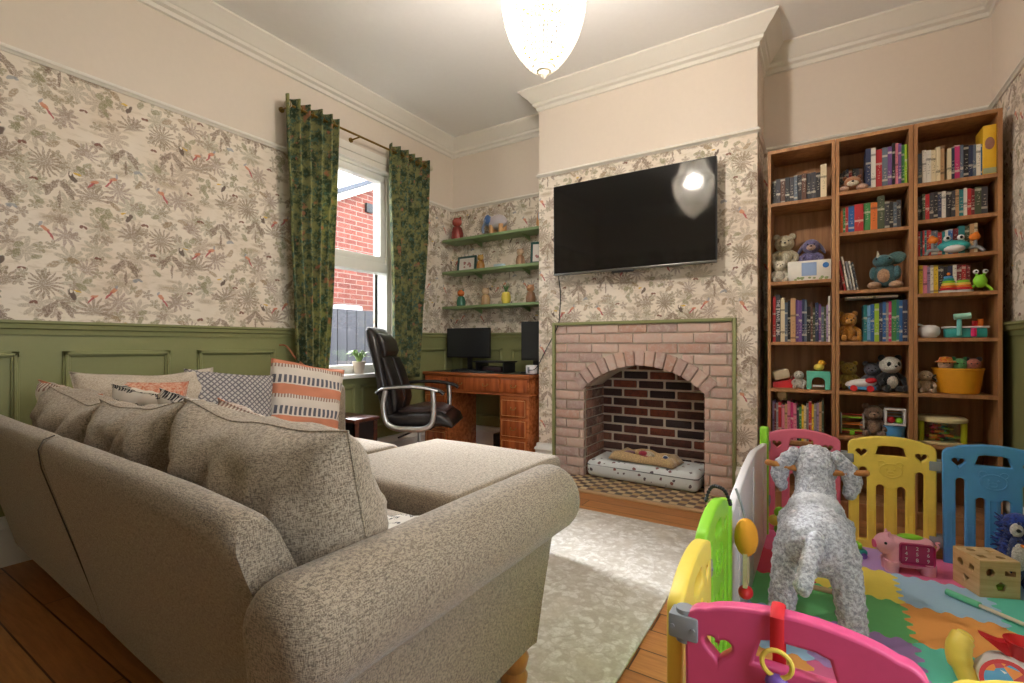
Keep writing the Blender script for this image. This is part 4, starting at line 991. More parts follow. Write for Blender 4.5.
for y in (1.995, 3.445): bm = nb(); ball(bm, (0, y, 0), .025); obj('finial', bm, plain('cream finial', (206, 196, 170), .3), cp)
for y in (2.02, 2.62, 3.41):
    bm = nb(); cyl(bm, (-.12, y, 0), (0, y, 0), .006); cyl(bm, (-.12, y, 0), (-.112, y, 0), .02); obj('bracket', bm, M['brass'], cp)
bm = nb(); tube(bm, arc([(XL+.01, 2.0, 1.03), (XL+.05, 2.03, 1.02), (XL+.12, 2.06, .93), (XL+.16, 2.14, .86), (XL+.17, 2.22, .85)], 6), .006, 6)
tag(obj('curtain_tieback', bm, plain('rust cord', (170, 104, 70), .8)), 'rust coloured cord tieback beside the left curtain', 'tieback')
sp_ = thing('spider_plant', 'potted spider plant standing on the white window sill', 'plant', (XL+.005, 2.70, WZ0+.005))
bm = nb(); lathe(bm, [(.035, 0), (.05, .085), (.055, .09), (.055, .10), (.046, .10), (.04, .06), (.001, .06)]); obj('pot', bm, plain('terracotta cream', (206, 190, 172), .6), sp_)
for i in range(26):
    a = random.uniform(0, 6.28); r = random.uniform(.06, .15); hh = random.uniform(.10, .17)
    bm = nb(); cx_ = .3 if math.cos(a) < 0 else .5
    tube(bm, arc([(0, 0, .07), (r*.4*cx_*math.cos(a), r*.5*math.sin(a), .07+hh*.7), (r*cx_*math.cos(a), r*math.sin(a), .09+hh*.45)], 5), [.004, .005, .006, .006, .006, .006, .005, .005, .004, .003, .001], 5, flat=.4)
    obj('leaf', bm, plain('variegated leaf', (130, 160, 96), .5), sp_)
wb = thing('side_cabinet', 'low dark red wooden cabinet under the window', 'cabinet', (-3.0, 2.40, 0))
bm = nb(); box(bm, -.19, .22, -.10, .13, .475, .50, .004); obj('top', bm, M['dwood'], wb)
bm = nb(); box(bm, -.17, .20, -.085, .115, .06, .475); obj('body', bm, plain('black lacquer', (26, 20, 20), .3), wb)
for x in (-.17, .17):
    for y in (-.085, .085): bm = nb(); box(bm, x, x+.035, y, y+.035, 0, .475, .003); obj('leg', bm, M['dwood'], wb)

# ------------------------------------------------------------------ desk
dk_ = thing('pedestal_desk', 'polished reddish wooden pedestal desk in the left alcove', 'desk', (-2.60, 3.42, 0))
HW = .585
bm = nb(); box(bm, -HW, HW, 0, .47, .752, .782, .006, 3); obj('desktop', bm, M['yew'], dk_)
bm = nb(); box(bm, -HW+.06, HW-.06, .05, .42, .782, .784); obj('leather_inlay', bm, plain('dark green leather', (36, 48, 40), .4), dk_)
bm = nb(); box(bm, -HW+.015, HW-.015, .02, .46, .61, .752, .003); obj('frieze', bm, M['yew'], dk_)
bm = nb(); box(bm, -HW+.004, HW-.004, .01, .465, .60, .615, .004); obj('moulding', bm, M['yew'], dk_)
def handle(p, x, z, y):
    bm = nb(); tube(bm, arc([(x-.024, y, z), (x-.02, y-.012, z-.012), (x, y-.014, z-.016), (x+.02, y-.012, z-.012), (x+.024, y, z)], 4), .0028, 6)
    for s in (-.024, .024): ball(bm, (x+s, y-.002, z), .006, seg=8)
    obj('drawer_handle', bm, M['brass'], p)
drw = wood('drawer veneer', (180, 98, 52), (132, 64, 32), 2, 6, .25)
for x0, x1 in ((-HW+.025, -HW+.285), (-.29, .29), (HW-.285, HW-.025)):
    bm = nb(); box(bm, x0, x1, .008, .022, .632, .742, .003); d = obj('drawer', bm, drw, dk_)
    if x1-x0 > .4:
        handle(d, -.14, .69, .008); handle(d, .14, .69, .008)
    else: handle(d, (x0+x1)/2, .69, .008)
for s in (-1, 1):
    a, b = (-HW+.015, -HW+.30) if s < 0 else (HW-.30, HW-.015)
    bm = nb(); box(bm, a, b, .02, .45, .06, .60, .003); obj('pedestal', bm, M['yew'], dk_)
    bm = nb(); box(bm, a-.008, b+.008, .01, .455, 0, .065, .006); obj('plinth', bm, M['yew'], dk_)
    for z in (.085, .255, .425):
        bm = nb(); box(bm, a+.02, b-.02, .008, .024, z, z+.15, .003); d = obj('drawer', bm, drw, dk_); handle(d, (a+b)/2, z+.08, .008)
        bm = nb(); 
        for x0, x1, z0, z1 in ((a+.026, b-.026, z+.138, z+.142), (a+.026, b-.026, z+.008, z+.012), (a+.026, a+.03, z+.008, z+.142), (b-.03, b-.026, z+.008, z+.142)): box(bm, x0, x1, .0065, .009, z0, z1)
        obj('inlay_line', bm, plain('pale inlay', (210, 150, 84), .4), d)
def monitor(label, loc, w, h, rz, lift=.12):
    T = thing('monitor', label, 'monitor', loc, rz)
    bm = nb(); box(bm, -w/2, w/2, -.015, .01, lift, lift+h, .004); obj('housing', bm, M['black'], T)
    bm = nb(); box(bm, -w/2+.008, w/2-.008, -.017, -.0145, lift+.018, lift+h-.008); obj('screen', bm, plain('grey screen', (40, 42, 44), .3, var=0), T)
    bm = nb(); box(bm, -.025, .025, .012, .035, .01, lift+h*.4, .004); obj('stand', bm, M['grey'] if w > .5 else M['black'], T)
    bm = nb(); box(bm, -.11, .11, -.07, .08, 0, .012, .004); obj('foot', bm, M['black'], T)
monitor('wide dark monitor on the left of the desk', (-2.895, 3.76, .785), .50, .29, .06)
monitor('dark monitor at the right of the desk against the chimney breast', (-2.105, 3.68, .785), .25, .34, .2, .11)
lt = thing('laptop_dock', 'black flat laptop on a low stand between the two monitors', 'laptop', (-2.53, 3.68, .785))
bm = nb(); box(bm, -.17, .17, -.11, .12, .085, .10, .004); obj('laptop_body', bm, M['black'], lt)
for x in (-.15, .15): bm = nb(); box(bm, x-.006, x+.006, -.09, .1, 0, .085, .002); obj('stand_leg', bm, M['black'], lt)
bm = nb(); box(bm, -.10, .11, -.06, .08, 0.001, .05, .006); tag(obj('hub_box', bm, plain('dark maroon plastic', (56, 34, 38), .4), None, loc=(-2.53, 3.68, .785)), 'dark box with cables under the laptop stand', 'box')
kb = thing('keyboard', 'dark keyboard lying at the front of the desk', 'keyboard', (-2.66, 3.50, .785), .05)
bm = nb(); box(bm, -.2, .2, -.05, .06, 0, .014, .004); obj('case', bm, plain('slate plastic', (50, 62, 66), .4), kb)
bm = nb()
for r in range(5):
    for c in range(15): box(bm, -.19+c*.0255, -.19+c*.0255+.021, -.042+r*.02, -.042+r*.02+.016, .014, .019)
o = obj('key_cap', bm, M['black'], kb, smooth=False); o['kind'] = 'stuff'
wc = thing('white_speaker_cube', 'small white plug-in box at the right end of the desk', 'box', (-2.07, 3.56, .785))
bm = nb(); box(bm, -.04, .04, -.035, .035, 0, .075, .008, 3); obj('casing', bm, M['whitep'], wc); bm = nb(); box(bm, -.02, .0, -.0365, -.034, .01, .06, .001); obj('front_slot', bm, M['grey'], wc)
bm = nb(); box(bm, -.12, .12, -.1, .1, 0, .22, .01); tag(obj('computer_case', bm, M['black'], None, loc=(-2.42, 3.76, .0)), 'black computer case on floor inside the desk kneehole', 'computer')

# ------------------------------------------------------------------ office chair
oc = thing('office_chair', 'black leather high-back office chair with silver arm loops', 'chair', (-2.73, 2.90, 0), math.radians(28))
def slabcurve(bm, secs, n=14):
    """secs: list of (center(x,z), half thickness, half width, dirangle)"""
    rings = []
    for (x, z), ht, hw_, a in secs:
        nx, nz = math.cos(a), math.sin(a); ring = []
        for k in range(n*2):
            t = k*PI/n; cy, s_ = math.cos(t), math.sin(t)
            yy = hw_*abs(cy)**.45*(1 if cy >= 0 else -1); dd = ht*abs(s_)**.6*(1 if s_ >= 0 else -1)
            ring.append(bm.verts.new((x+nx*dd, yy, z+nz*dd)))
        rings.append(ring)
    for A, B in zip(rings, rings[1:]):
        for k in range(len(A)): bm.faces.new((A[k], A[(k+1) % len(A)], B[(k+1) % len(A)], B[k]))
    bm.faces.new(rings[0][::-1]); bm.faces.new(rings[-1])
bm = nb(); slabcurve(bm, [((-.18, .46), .04, .2, -.1), ((-.20, .52), .055, .235, -.1), ((-.215, .62), .06, .245, -.12), ((-.24, .74), .05, .24, -.15), ((-.265, .86), .05, .235, -.18), ((-.30, .98), .055, .22, -.22), ((-.325, 1.07), .06, .205, -.25), ((-.345, 1.13), .055, .19, -.3), ((-.355, 1.165), .03, .16, -.3)])
obj('backrest', bm, M['leather'], oc)
for y in (-.11, .11):
    bm = nb(); slabcurve(bm, [((-.155, .52), .02, .08, -.1), ((-.15, .60), .04, .10, -.1), ((-.17, .72), .035, .10, -.15), ((-.205, .84), .03, .10, -.18), ((-.235, .93), .015, .09, -.2)])
    for v in bm.verts: v.co.y += y
    obj('back_padding', bm, M['leather'], oc)
bm = nb(); slabcurve(bm, [((-.24, .95), .015, .15, -.2), ((-.245, .99), .04, .165, -.2), ((-.27, 1.07), .045, .165, -.25), ((-.29, 1.12), .02, .15, -.3)]); obj('headrest', bm, M['leather'], oc)
bm = nb(); slabcurve(bm, [((-.22, .47), .045, .22, PI/2), ((-.1, .455), .06, .25, PI/2), ((.1, .46), .065, .255, PI/2), ((.22, .465), .06, .25, PI/2), ((.28, .44), .045, .24, 1.2), ((.31, .41), .02, .22, .9)]); obj('seat', bm, M['leather'], oc)
bm = nb(); slabcurve(bm, [((-.12, .515), .015, .17, PI/2), ((.0, .525), .035, .19, PI/2), ((.16, .525), .035, .19, PI/2), ((.25, .505), .015, .18, 1.3)]); obj('seat_padding', bm, plain('worn brown leather', (70, 54, 54), .28), oc)
for s in (-1, 1):
    bm = nb(); tube(bm, arc([(-.20, s*.285, .69), (-.22, s*.285, .58), (-.20, s*.285, .46), (-.13, s*.285, .41), (0, s*.285, .40), (.12, s*.285, .405), (.19, s*.285, .45), (.205, s*.285, .56), (.20, s*.285, .69)], 6), .022, 10, flat=1)
    for v in bm.verts: v.co.y = s*.285+(v.co.y-s*.285)*.9; v.co.x *= .9
    obj('arm_loop', bm, M['chrome'], oc)
    bm = nb(); tube(bm, arc([(-.25, s*.285, .665), (-.2, s*.285, .70), (-.05, s*.285, .715), (.1, s*.285, .712), (.22, s*.285, .69), (.26, s*.285, .665)], 5), .026, 10, flat=.55); obj('arm_pad', bm, M['black'], oc)
    bm = nb(); tube(bm, arc([(-.255, s*.29, .672), (-.2, s*.315, .70), (-.05, s*.318, .717), (.1, s*.318, .714), (.22, s*.312, .69)], 5), .008, 8); obj('arm_trim', bm, M['chrome'], oc)
    bm = nb(); box(bm, -.1, .1, min(s*.2, s*.28), max(s*.2, s*.28), .395, .41, .003); obj('arm_bracket', bm, M['black'], oc)
bm = nb(); box(bm, -.14, .12, -.09, .09, .36, .41, .01); obj('mechanism', bm, M['black'], oc)
bm = nb(); tube(bm, arc([(0, -.1, .375), (-.02, -.2, .36), (-.08, -.3, .34)], 5), .007); obj('height_lever', bm, M['black'], oc)
bm = nb(); cyl(bm, (0, 0, .12), (0, 0, .25), .028); cyl(bm, (0, 0, .25), (0, 0, .37), .016); obj('gas_lift', bm, M['chrome'], oc)
for i in range(5):
    a = i*2*PI/5+.3; bm = nb(); tube(bm, arc([(0, 0, .13), (.15*math.cos(a), .15*math.sin(a), .115), (.27*math.cos(a), .27*math.sin(a), .075)], 5), [.028]*4+[.022]*4+[.018]*3, 8); L_ = obj('star_leg', bm, M['chrome'], oc)
    x, y = .27*math.cos(a), .27*math.sin(a)
    bm = nb()
    for q in (-.013, .013): cyl(bm, (x-q*math.sin(a)-.008*math.sin(a), y+q*math.cos(a)+.008*math.cos(a), .027), (x-q*math.sin(a)+.008*math.sin(a), y+q*math.cos(a)-.008*math.cos(a), .027), .026, n=14)
    cyl(bm, (x, y, .03), (x, y, .07), .008); obj('caster', bm, M['black'], L_)

# ------------------------------------------------------------------ rug, sofa, ottoman
bm = nb(); box(bm, -2.3, -.525, .95, 2.79, .0005, .012, .004); tag(obj('rug', bm, M['rug']), 'large pale faded patterned rug in front of the sofa', 'rug')
sf = thing('corner_sofa', 'large oatmeal tweed corner sofa with one scrolled arm beside the rug', 'sofa', (-.015, -.026, 0), math.radians(-2))
def soft(bm, x0, x1, y0, y1, z0, z1, bev=.04, puff=.0, cut=6):
    t = bmesh.new(); box(t, x0, x1, y0, y1, z0, z1, bev, 4)
    cx_, cy_ = (x0+x1)/2, (y0+y1)/2
    bmesh.ops.subdivide_edges(t, edges=[e for e in t.edges if e.calc_length() > .12], cuts=cut, use_grid_fill=True)
    for v in t.verts:
        u = (v.co.x-cx_)/((x1-x0)/2); w = (v.co.y-cy_)/((y1-y0)/2); k = max(0, (1-u*u)*(1-w*w))
        if v.co.z > (z0+z1)/2: v.co.z += puff*math.sqrt(k)
        v.co += Vector((noise.noise(v.co*3), noise.noise(v.co*3+Vector((5, 0, 0))), 0))*.006
    merge(bm, t)
def backsec(x0, x1, taper=None, name='back_panel'):
    """raked back running along X: section in (y,z)"""
    sec = [(.575, .12), (.50, .40), (.425, .665), (.418, .72), (.430, .747), (.455, .756), (.48, .745), (.497, .715), (.54, .60), (.61, .45), (.63, .12)]
    sec = [(p.x, p.y) for p in arc([Vector((a, b, 0)) for a, b in sec], 3)]
    bm = nb(); N = 24; rows = []
    for i in range(N+1):
        x = x0+(x1-x0)*i/N; row = []
        for y, z in sec:
            xx = x
            if taper and x1-x < .3: xx = x-max(0, (z-.50))*taper*(1-(x1-x)/.3)**5; z = z-max(0, z-.6)*.10*(1-(x1-x)/.3)
            e = min(x-x0, x1-x); rr = .02*(1-min(1, e/.02)) if True else 0
            cy, cz = .53, .45
            row.append(bm.verts.new((xx, y+(cy-y)*rr*3, z+(cz-z)*rr*1.2+.004*noise.noise(Vector((x*3, y*4, z*4))))))
        rows.append(row)
    for A, B in zip(rows, rows[1:]):
        for k in range(len(A)): bm.faces.new((A[k], A[(k+1) % len(A)], B[(k+1) % len(A)], B[k]))
    bm.faces.new(rows[0]); bm.faces.new(rows[-1][::-1])
    return obj(name, bm, M['tweed'], sf, ang=60)
backsec(-1.955, -.757, taper=.22); backsec(-3.12, -1.96)
bm = nb(); soft(bm, -3.14, -2.90, .62, 2.22, .10, .76, .06); obj('back_panel', bm, M['tweed'], sf)
bm = nb(); soft(bm, -2.90, -.84, .62, 1.28, .14, .30, .02); soft(bm, -2.92, -2.26, 1.27, 2.12, .14, .30, .02); obj('seat_base', bm, M['tweed'], sf)
sm = fabric('tweed seat fabric', (200, 194, 184), (140, 130, 118))
for x0, x1, y0, y1 in ((-1.54, -.845, .62, 1.29), (-2.24, -1.55, .62, 1.29), (-2.90, -2.25, .62, 1.29), (-2.90, -2.24, 1.32, 2.12)):
    bm = nb(); soft(bm, x0, x1, y0, y1, .28, .415, .045, .018); obj('seat_cushion', bm, M['tweed'], sf)
# scrolled arm
bm = nb(); N = 40; XC, ZR_, RR_ = -.703, .565, .100; prof = [(XC+RR_*math.cos(math.radians(-75+a*15)), ZR_+RR_*math.sin(math.radians(-75+a*15))) for a in range(0, 18)]
prof = [(-.724, .14), (-.722, .28), (-.716, .42)]+[p for p in prof if not (p[0] < -.76 and p[1] < .5)]+[(-.80, .48), (-.80, .14)]
rows = []
for i in range(N+1):
    t = i/N; row = []
    for x, z in prof:
        yf = 1.265+.10*max(0, min(1, (z-.14)/.32)); yn = .445-.03*max(0, min(1, (z-.1)/.5))
        y = yn+(yf-yn)*(.5-.5*math.cos(PI*t)); e = min(y-yn, yf-y); k = 0
        if e < .055: k = 1-math.sqrt(max(0, 1-((.055-e)/.055)**2))
        cz = ZR_ if z > .42 else z
        row.append(bm.verts.new((x+(XC-.01-x)*k*.5+.003*noise.noise(Vector((x*5, y*5, z*5))), y, z+(cz-z)*k*.5)))
    rows.append(row)
for A, B in zip(rows, rows[1:]):
    for k in range(len(A)): bm.faces.new((A[k], A[(k+1) % len(A)], B[(k+1) % len(A)], B[k]))
bm.faces.new(rows[0]); bm.faces.new(rows[-1][::-1])
SFI = (Matrix.Translation((-.015, -.026, 0)) @ Matrix.Rotation(math.radians(-2), 4, 'Z')).inverted()
o = obj('scroll_arm', bm, M['tweed'], sf, ang=70); o.matrix_parent_inverse = SFI
bm = nb(); tube(bm, arc([(-.728, 1.252, .145), (-.727, 1.285, .25), (-.727, 1.34, .42)], 6), .003, 6); o = obj('piping', bm, plain('dark thread', (70, 64, 56), .8), sf); o.matrix_parent_inverse = SFI
bm = nb(); tube(bm, [(-1.9575, .582, .11), (-1.9575, .50, .40), (-1.9575, .424, .665), (-1.9575, .4175, .72), (-1.9575, .430, .748), (-1.9575, .455, .757)], .0018, 6); obj('seam', bm, plain('dark thread', (70, 64, 56), .8), sf)
for x, y in ((-.80, 1.22), (-.82, .66), (-1.96, .70), (-3.0, .72), (-3.0, 2.1), (-2.35, 2.05), (-1.96, 1.22)):
    bm = nb(); lathe(bm, [(.024, 0), (.038, .015), (.042, .04), (.034, .058), (.04, .072), (.045, .095), (.036, .12), (.03, .15), (.001, .15)], (x, y, .012 if -2.3 < x < -.53 and y > .95 else 0)); obj('bun_foot', bm, M['pine'], sf)
ot = thing('ottoman', 'oatmeal square ottoman footstool pushed up to the sofa', 'ottoman', (-1.50, 1.76, .012), math.radians(-1))
bm = nb(); soft(bm, -.40, .40, -.39, .39, .09, .36, .03); obj('base', bm, M['tweed'], ot)
bm = nb(); soft(bm, -.415, .415, -.405, .405, .345, .475, .035, .012); obj('cushion_top', bm, M['tweed'], ot)
for x in (-.32, .32):
    for y in (-.31, .31): bm = nb(); lathe(bm, [(.02, 0), (.032, .02), (.028, .05), (.034, .09), (.001, .09)], (x, y, 0)); obj('bun_foot', bm, M['pine'], ot)

# cushions ---------------------------------------------------------------
def diamond_mat():
    t = NT('grey lattice weave'); s = t.n('ShaderNodeSeparateXYZ', Vector=t.obj()).outputs; k = 34
    a = t.math('PINGPONG', t.math('MULTIPLY', t.math('ADD', s[0], s[2]), k), .5); b = t.math('PINGPONG', t.math('MULTIPLY', t.math('SUBTRACT', s[0], s[2]), k), .5)
    f = t.ss(t.math('MINIMUM', a, b), .13, .2)
    t.base(t.mix(f, srgb(112, 108, 112), srgb(188, 182, 176))); t.rough(.9); t.bump(f, .5, .004); return t.m
def stripe_mat(ca=(206, 134, 104), white=(214, 204, 192), dark=(92, 92, 102), k=1.0):
    t = NT('woven stripe cushion'); o = t.obj(); s = t.n('ShaderNodeSeparateXYZ', Vector=o).outputs
    z = t.math('ADD', s[2], t.math('MULTIPLY', t.noise(o, 12, 2), .012))
    zz = t.math('FRACT', t.math('MULTIPLY', z, 1/.19)); 
    org = t.math('MULTIPLY', t.math('GREATER_THAN', zz, .12), t.math('LESS_THAN', zz, .44))
    tb_ = t.math('MULTIPLY', t.math('GREATER_THAN', zz, .48), t.math('LESS_THAN', zz, .74))
    teeth = t.math('GREATER_THAN', t.math('PINGPONG', t.math('MULTIPLY', s[0], 36.0), .5), .22)
    fr = t.math('MULTIPLY', t.math('LESS_THAN', zz, .12), t.math('GREATER_THAN', t.math('PINGPONG', t.math('MULTIPLY', s[0], 60.0), .5), .25))
    c = t.mix(org, srgb(*white), srgb(*ca)); c = t.mix(t.math('MULTIPLY', tb_, teeth), c, srgb(*dark)); c = t.mix(fr, c, srgb(150, 120, 108))
    t.base(c); t.rough(.9); t.bump(t.noise(o, 150, 2), .4, .004); return t.m
def bw_mat():
    t = NT('black and white woven tassel'); o = t.obj(); s = t.n('ShaderNodeSeparateXYZ', Vector=o).outputs
    a = t.math('SINE', t.math('MULTIPLY', t.math('ADD', s[2], t.math('MULTIPLY', t.noise(o, 20, 2), .03)), 120.0))
    b = t.math('GREATER_THAN', t.noise(t.vm('MULTIPLY', o, (120, 30, 40)), 1, 2), .48)
    f = t.math('MULTIPLY', t.math('GREATER_THAN', a, .1), b)
    t.base(t.mix(f, srgb(206, 200, 190), srgb(44, 42, 46))); t.rough(.9); return t.m
stripe = stripe_mat(); bw = bw_mat(); lat = diamond_mat()
def cushion(label, loc, rot, w, h, t, mat, seed, pinch=.09, wr=.014, name='cushion', fold=0):
    o = obj(name, pillow_bm(w, h, t, 28, pinch, wr, seed, fold), mat, None, ang=180, loc=loc); o.rotation_mode = 'XYZ'
    o.rotation_euler = tuple(math.radians(a) for a in rot); tag(o, label, 'cushion')
    bm = nb(); pts = []
    for u, v in [(-1+2*i/12, -1) for i in range(12)]+[(1, -1+2*i/12) for i in range(12)]+[(1-2*i/12, 1) for i in range(12)]+[(-1, 1-2*i/12) for i in range(12)]:
        zf = 1.2*wr*noise.noise(Vector((w/2*u*4*(1-pinch*(1-v*v)*(abs(u)**3)), seed, 3)))*max(0, v)-fold*(1-u*u)*max(0, v)**2
        pts.append((w/2*u*(1-pinch*(1-v*v)*(abs(u)**3)), 0, h/2*v*(1-pinch*(1-u*u)*(abs(v)**3))+zf))
    tube(bm, pts, .0022, 6, True); obj('edge_seam', bm, mat, o)
    return o
bc_ = fabric('cushion tweed', (182, 166, 143), (106, 92, 74), 1.1)
# loose back cushions along the main back (facing +Y), leaning on it
cushion('big tweed back cushion at the scroll arm end, nearest the camera', (-1.09, .665, .66), (14, 1, -3), .71, .44, .25, bc_, 1, .035, .016, fold=.012)
cushion('slouched tweed back cushion in the middle of the sofa back', (-1.72, .70, .655), (18, -4, 0), .60, .44, .24, bc_, 5, .04, .024, fold=.02)
cushion('slouched tweed back cushion towards the left end of the sofa back', (-2.38, .73, .65), (20, 2, -3), .72, .42, .24, bc_, 9, .04, .02, fold=.02)
cushion('woven cushion with black zigzag bands behind the middle back cushion', (-1.93, .92, .625), (16, 8, 6), .46, .44, .14, bw, 13, .08)
cushion('orange striped cushion in the far left sofa corner', (-2.74, .80, .655), (20, 6, 12), .44, .42, .14, stripe, 17, .08)
cushion('orange striped cushion just behind the big arm end cushion', (-1.42, .86, .635), (16, 8, 4), .42, .42, .13, stripe, 21, .08)
cushion('rust orange cushion in the far corner of the sofa', (-2.80, 1.0, .665), (16, 4, 62), .42, .42, .14, plush_mat((196, 110, 76), 'rust weave', 90, (216, 176, 150)), 23, .08)
cushion('black and white woven cushion in the sofa corner', (-2.45, .96, .645), (20, 4, 10), .42, .42, .14, bw, 29, .08)
# cushions along the left wall, facing +X
cushion('large plain oatmeal cushion leaning on the wall-side back', (-2.80, 1.08, .685), (0, 0, 90), .62, .46, .18, fabric('plain oatmeal weave', (204, 192, 174), (160, 146, 126)), 31, .07, fold=.02).rotation_euler = Euler((math.radians(-12), 0, math.radians(92)))
cushion('grey and white diamond lattice cushion between oatmeal and striped cushions', (-2.76, 1.43, .665), (0, 0, 90), .46, .44, .14, lat, 35, .05).rotation_euler = Euler((math.radians(-16), math.radians(7), math.radians(80)))
cushion('orange and grey striped cushion at the window end of the sofa', (-2.74, 1.88, .68), (0, 0, 90), .46, .47, .14, stripe, 37, .05).rotation_euler = Euler((math.radians(-14), math.radians(11), math.radians(72)))
o = cushion('black and white woven cushion flat on the seat beside the scroll arm', (-1.06, .98, .47), (84, 0, 12), .40, .38, .09, bw, 41, .08)

# ------------------------------------------------------------------ chandelier
CH = (-1.035, 1.885)
ch_ = thing('chandelier', 'crystal bead basket chandelier hanging lit from the ceiling', 'chandelier', (CH[0], CH[1], 0))
t = NT('crystal beads'); t.base((.95, .93, .9, 1)); t.rough(.12); t.b.inputs['IOR'].default_value = 1.5; t.b.inputs['Transmission Weight'].default_value = .35
tl = t.n('ShaderNodeBsdfTranslucent'); tl.inputs[0].default_value = (1, .96, .88, 1); mx = t.n('ShaderNodeMixShader'); mx.inputs[0].default_value = .55
t.L.new(t.b.outputs[0], mx.inputs[1]); t.L.new(tl.outputs[0], mx.inputs[2]); t.L.new(mx.outputs[0], t.N['Material Output'].inputs[0])
crystal = t.m; RR = .183; ZR = 2.585
def oct(bm, c, r, h):
    p = [bm.verts.new((c[0]+r*math.cos(a), c[1]+r*math.sin(a), c[2])) for a in (0, PI/2, PI, 3*PI/2)]
    T_, B_ = bm.verts.new((c[0], c[1], c[2]+h)), bm.verts.new((c[0], c[1], c[2]-h))
    for k in range(4): bm.faces.new((p[k], p[(k+1) % 4], T_)); bm.faces.new((p[(k+1) % 4], p[k], B_))
bm = nb(); NS = 56
for i in range(NS):
    a = i*2*PI/NS
    for j in range(21):
        t_ = j/20; r = RR*math.cos(t_*PI/2*.97)**.62; z = ZR-.012-.335*(t_**.92); oct(bm, (r*math.cos(a), r*math.sin(a), z), .0075, .0095)
o = obj('bead_basket', bm, crystal, ch_, smooth=False); o['kind'] = 'stuff'
bm = nb()
for i in range(NS):
    a = (i+.5)*2*PI/NS
    for j in range(13):
        t_ = j/12; r = RR+(0.085-RR)*(t_**.5); z = ZR+.01+.27*t_; oct(bm, (r*math.cos(a), r*math.sin(a), z), .006, .009)
o = obj('bead_canopy', bm, crystal, ch_, smooth=False); o['kind'] = 'stuff'
for r, z in ((RR, ZR), (.085, ZR+.28), (.085, ZR-.25)):
    bm = nb(); tube(bm, [(r*math.cos(a), r*math.sin(a), z) for a in [i*PI/24 for i in range(48)]], .004, 6, True); obj('metal_ring', bm, M['brass'], ch_)
bm = nb(); ball(bm, (0, 0, ZR-.36), (.012, .014, .02)); obj('finial_drop', bm, crystal, ch_)
bm = nb(); cyl(bm, (0, 0, ZR-.05), (0, 0, ZC-.02), .006); obj('stem', bm, M['brass'], ch_)
bm = nb(); lathe(bm, [(.055, 0), (.05, -.02), (.012, -.035), (.001, -.035)], (0, 0, ZC-.001)); obj('ceiling_rose', bm, M['brass'], ch_)
bulb = NT('lit warm bulb'); bulb.b.inputs['Emission Color'].default_value = (1, .86, .68, 1); bulb.b.inputs['Emission Strength'].default_value = 30
for i in range(4):
    a = i*PI/2+.4; x, y = .09*math.cos(a), .09*math.sin(a)
    bm = nb(); tube(bm, arc([(0, 0, ZR-.06), (x*.6, y*.6, ZR-.09), (x, y, ZR-.06)], 5), .004, 6); obj('lamp_arm', bm, M['brass'], ch_)
    bm = nb(); lathe(bm, [(.008, 0), (.014, .02), (.012, .04), (.003, .065), (.001, .066)], (x, y, ZR-.055), 12); obj('bulb', bm, bulb.m, ch_)

# ------------------------------------------------------------------ playpen
PW, PH = .345, .575
def heart(cx, cz, s):
    return [(cx+s*.0625*16*math.sin(t)**3, cz+s*.0625*(13*math.cos(t)-5*math.cos(2*t)-2*math.cos(3*t)-math.cos(4*t))) for t in [i*2*PI/28 for i in range(28)]][::-1]
def rslot(x0, x1, z0, z1, topl=None, r=.008):
    w = (x1-x0)/2; cx_ = (x0+x1)/2
    return [(x0, z0), (x1, z0)]+[(cx_+w*math.cos(a), z1-w+w*math.sin(a)) for a in [i*PI/8 for i in range(9)]]
def outline(w, h):
    p = [(-w/2+.005, .0), (w/2-.005, 0), (w/2-.002, .03), (w/2, h-.06)]
    p += [(w/2-.0-.035*(1-math.cos(a)), h-.06+.035*math.sin(a)) for a in [i*PI/12 for i in range(1, 7)]]
    p += [(w/2-.035-(w-.07)*i/14, h-.025+.025*math.sin(PI*i/14)**.7) for i in range(1, 14)]
    p += [(-w/2+.035-.035*math.sin(a), h-.06+.035*math.cos(a)) for a in [i*PI/12 for i in range(0, 7)]]
    return p
def pen_panel(mat, loc, rz, label, cut=True, w=PW, h=PH):
    T = curve_mesh('fence_panel', [outline(w, h), heart(-w*.34, h-.088, .024), heart(w*.34, h-.088, .024),
        [(-.062, h-.095), (.062, h-.095), (.050, h-.052), (.03, h-.046), (-.03, h-.046), (-.050, h-.052)],
        rslot(-w*.37, -w*.27, .05, h-.16), rslot(w*.27, w*.37, .05, h-.16), rslot(-w*.17, -w*.07, .05, h-.24), rslot(w*.07, w*.17, .05, h-.24)],
        .009, .006, mat, PEN)
    T.location = loc; T.rotation_euler = (0, 0, rz); T['label'] = label
    for f in (-1, 1):
        bm = nb(); y = f*.0155
        hz = h-.165
        tube(bm, [(.045*math.cos(a), y, hz+.034*math.sin(a)) for a in [i*PI/10 for i in range(20)]], .003, 6, True)
        for s in (-1, 1):
            tube(bm, [(s*.035+.013*math.cos(a), y, hz+.033+.013*math.sin(a)) for a in [i*PI/5 for i in range(10)]], .0026, 6, True)
            ball(bm, (s*.016, y, hz+.008), (.004, .003, .004), seg=8)
        tube(bm, [(.014*math.cos(a), y, hz-.012+.009*math.sin(a)) for a in [i*PI/5 for i in range(10)]], .0026, 6, True)
        tube(bm, [(-.012, y, .08), (.012, y, .08), (.012, y, h-.25), (-.012, y, h-.25)], .0022, 6, True)
        for s in (-1, 1):
            tube(bm, [(s*w*.22-.009, y, .10), (s*w*.22+.009, y, .10), (s*w*.22+.009, y, .2), (s*w*.22-.009, y, .2)], .002, 6, True)
            tube(bm, [(s*w*.43-.008, y, .08), (s*w*.43+.008, y, .08), (s*w*.43+.008, y, .25), (s*w*.43-.008, y, .25)], .002, 6, True)
        o = obj('embossed_bear', bm, mat, T)
    return T
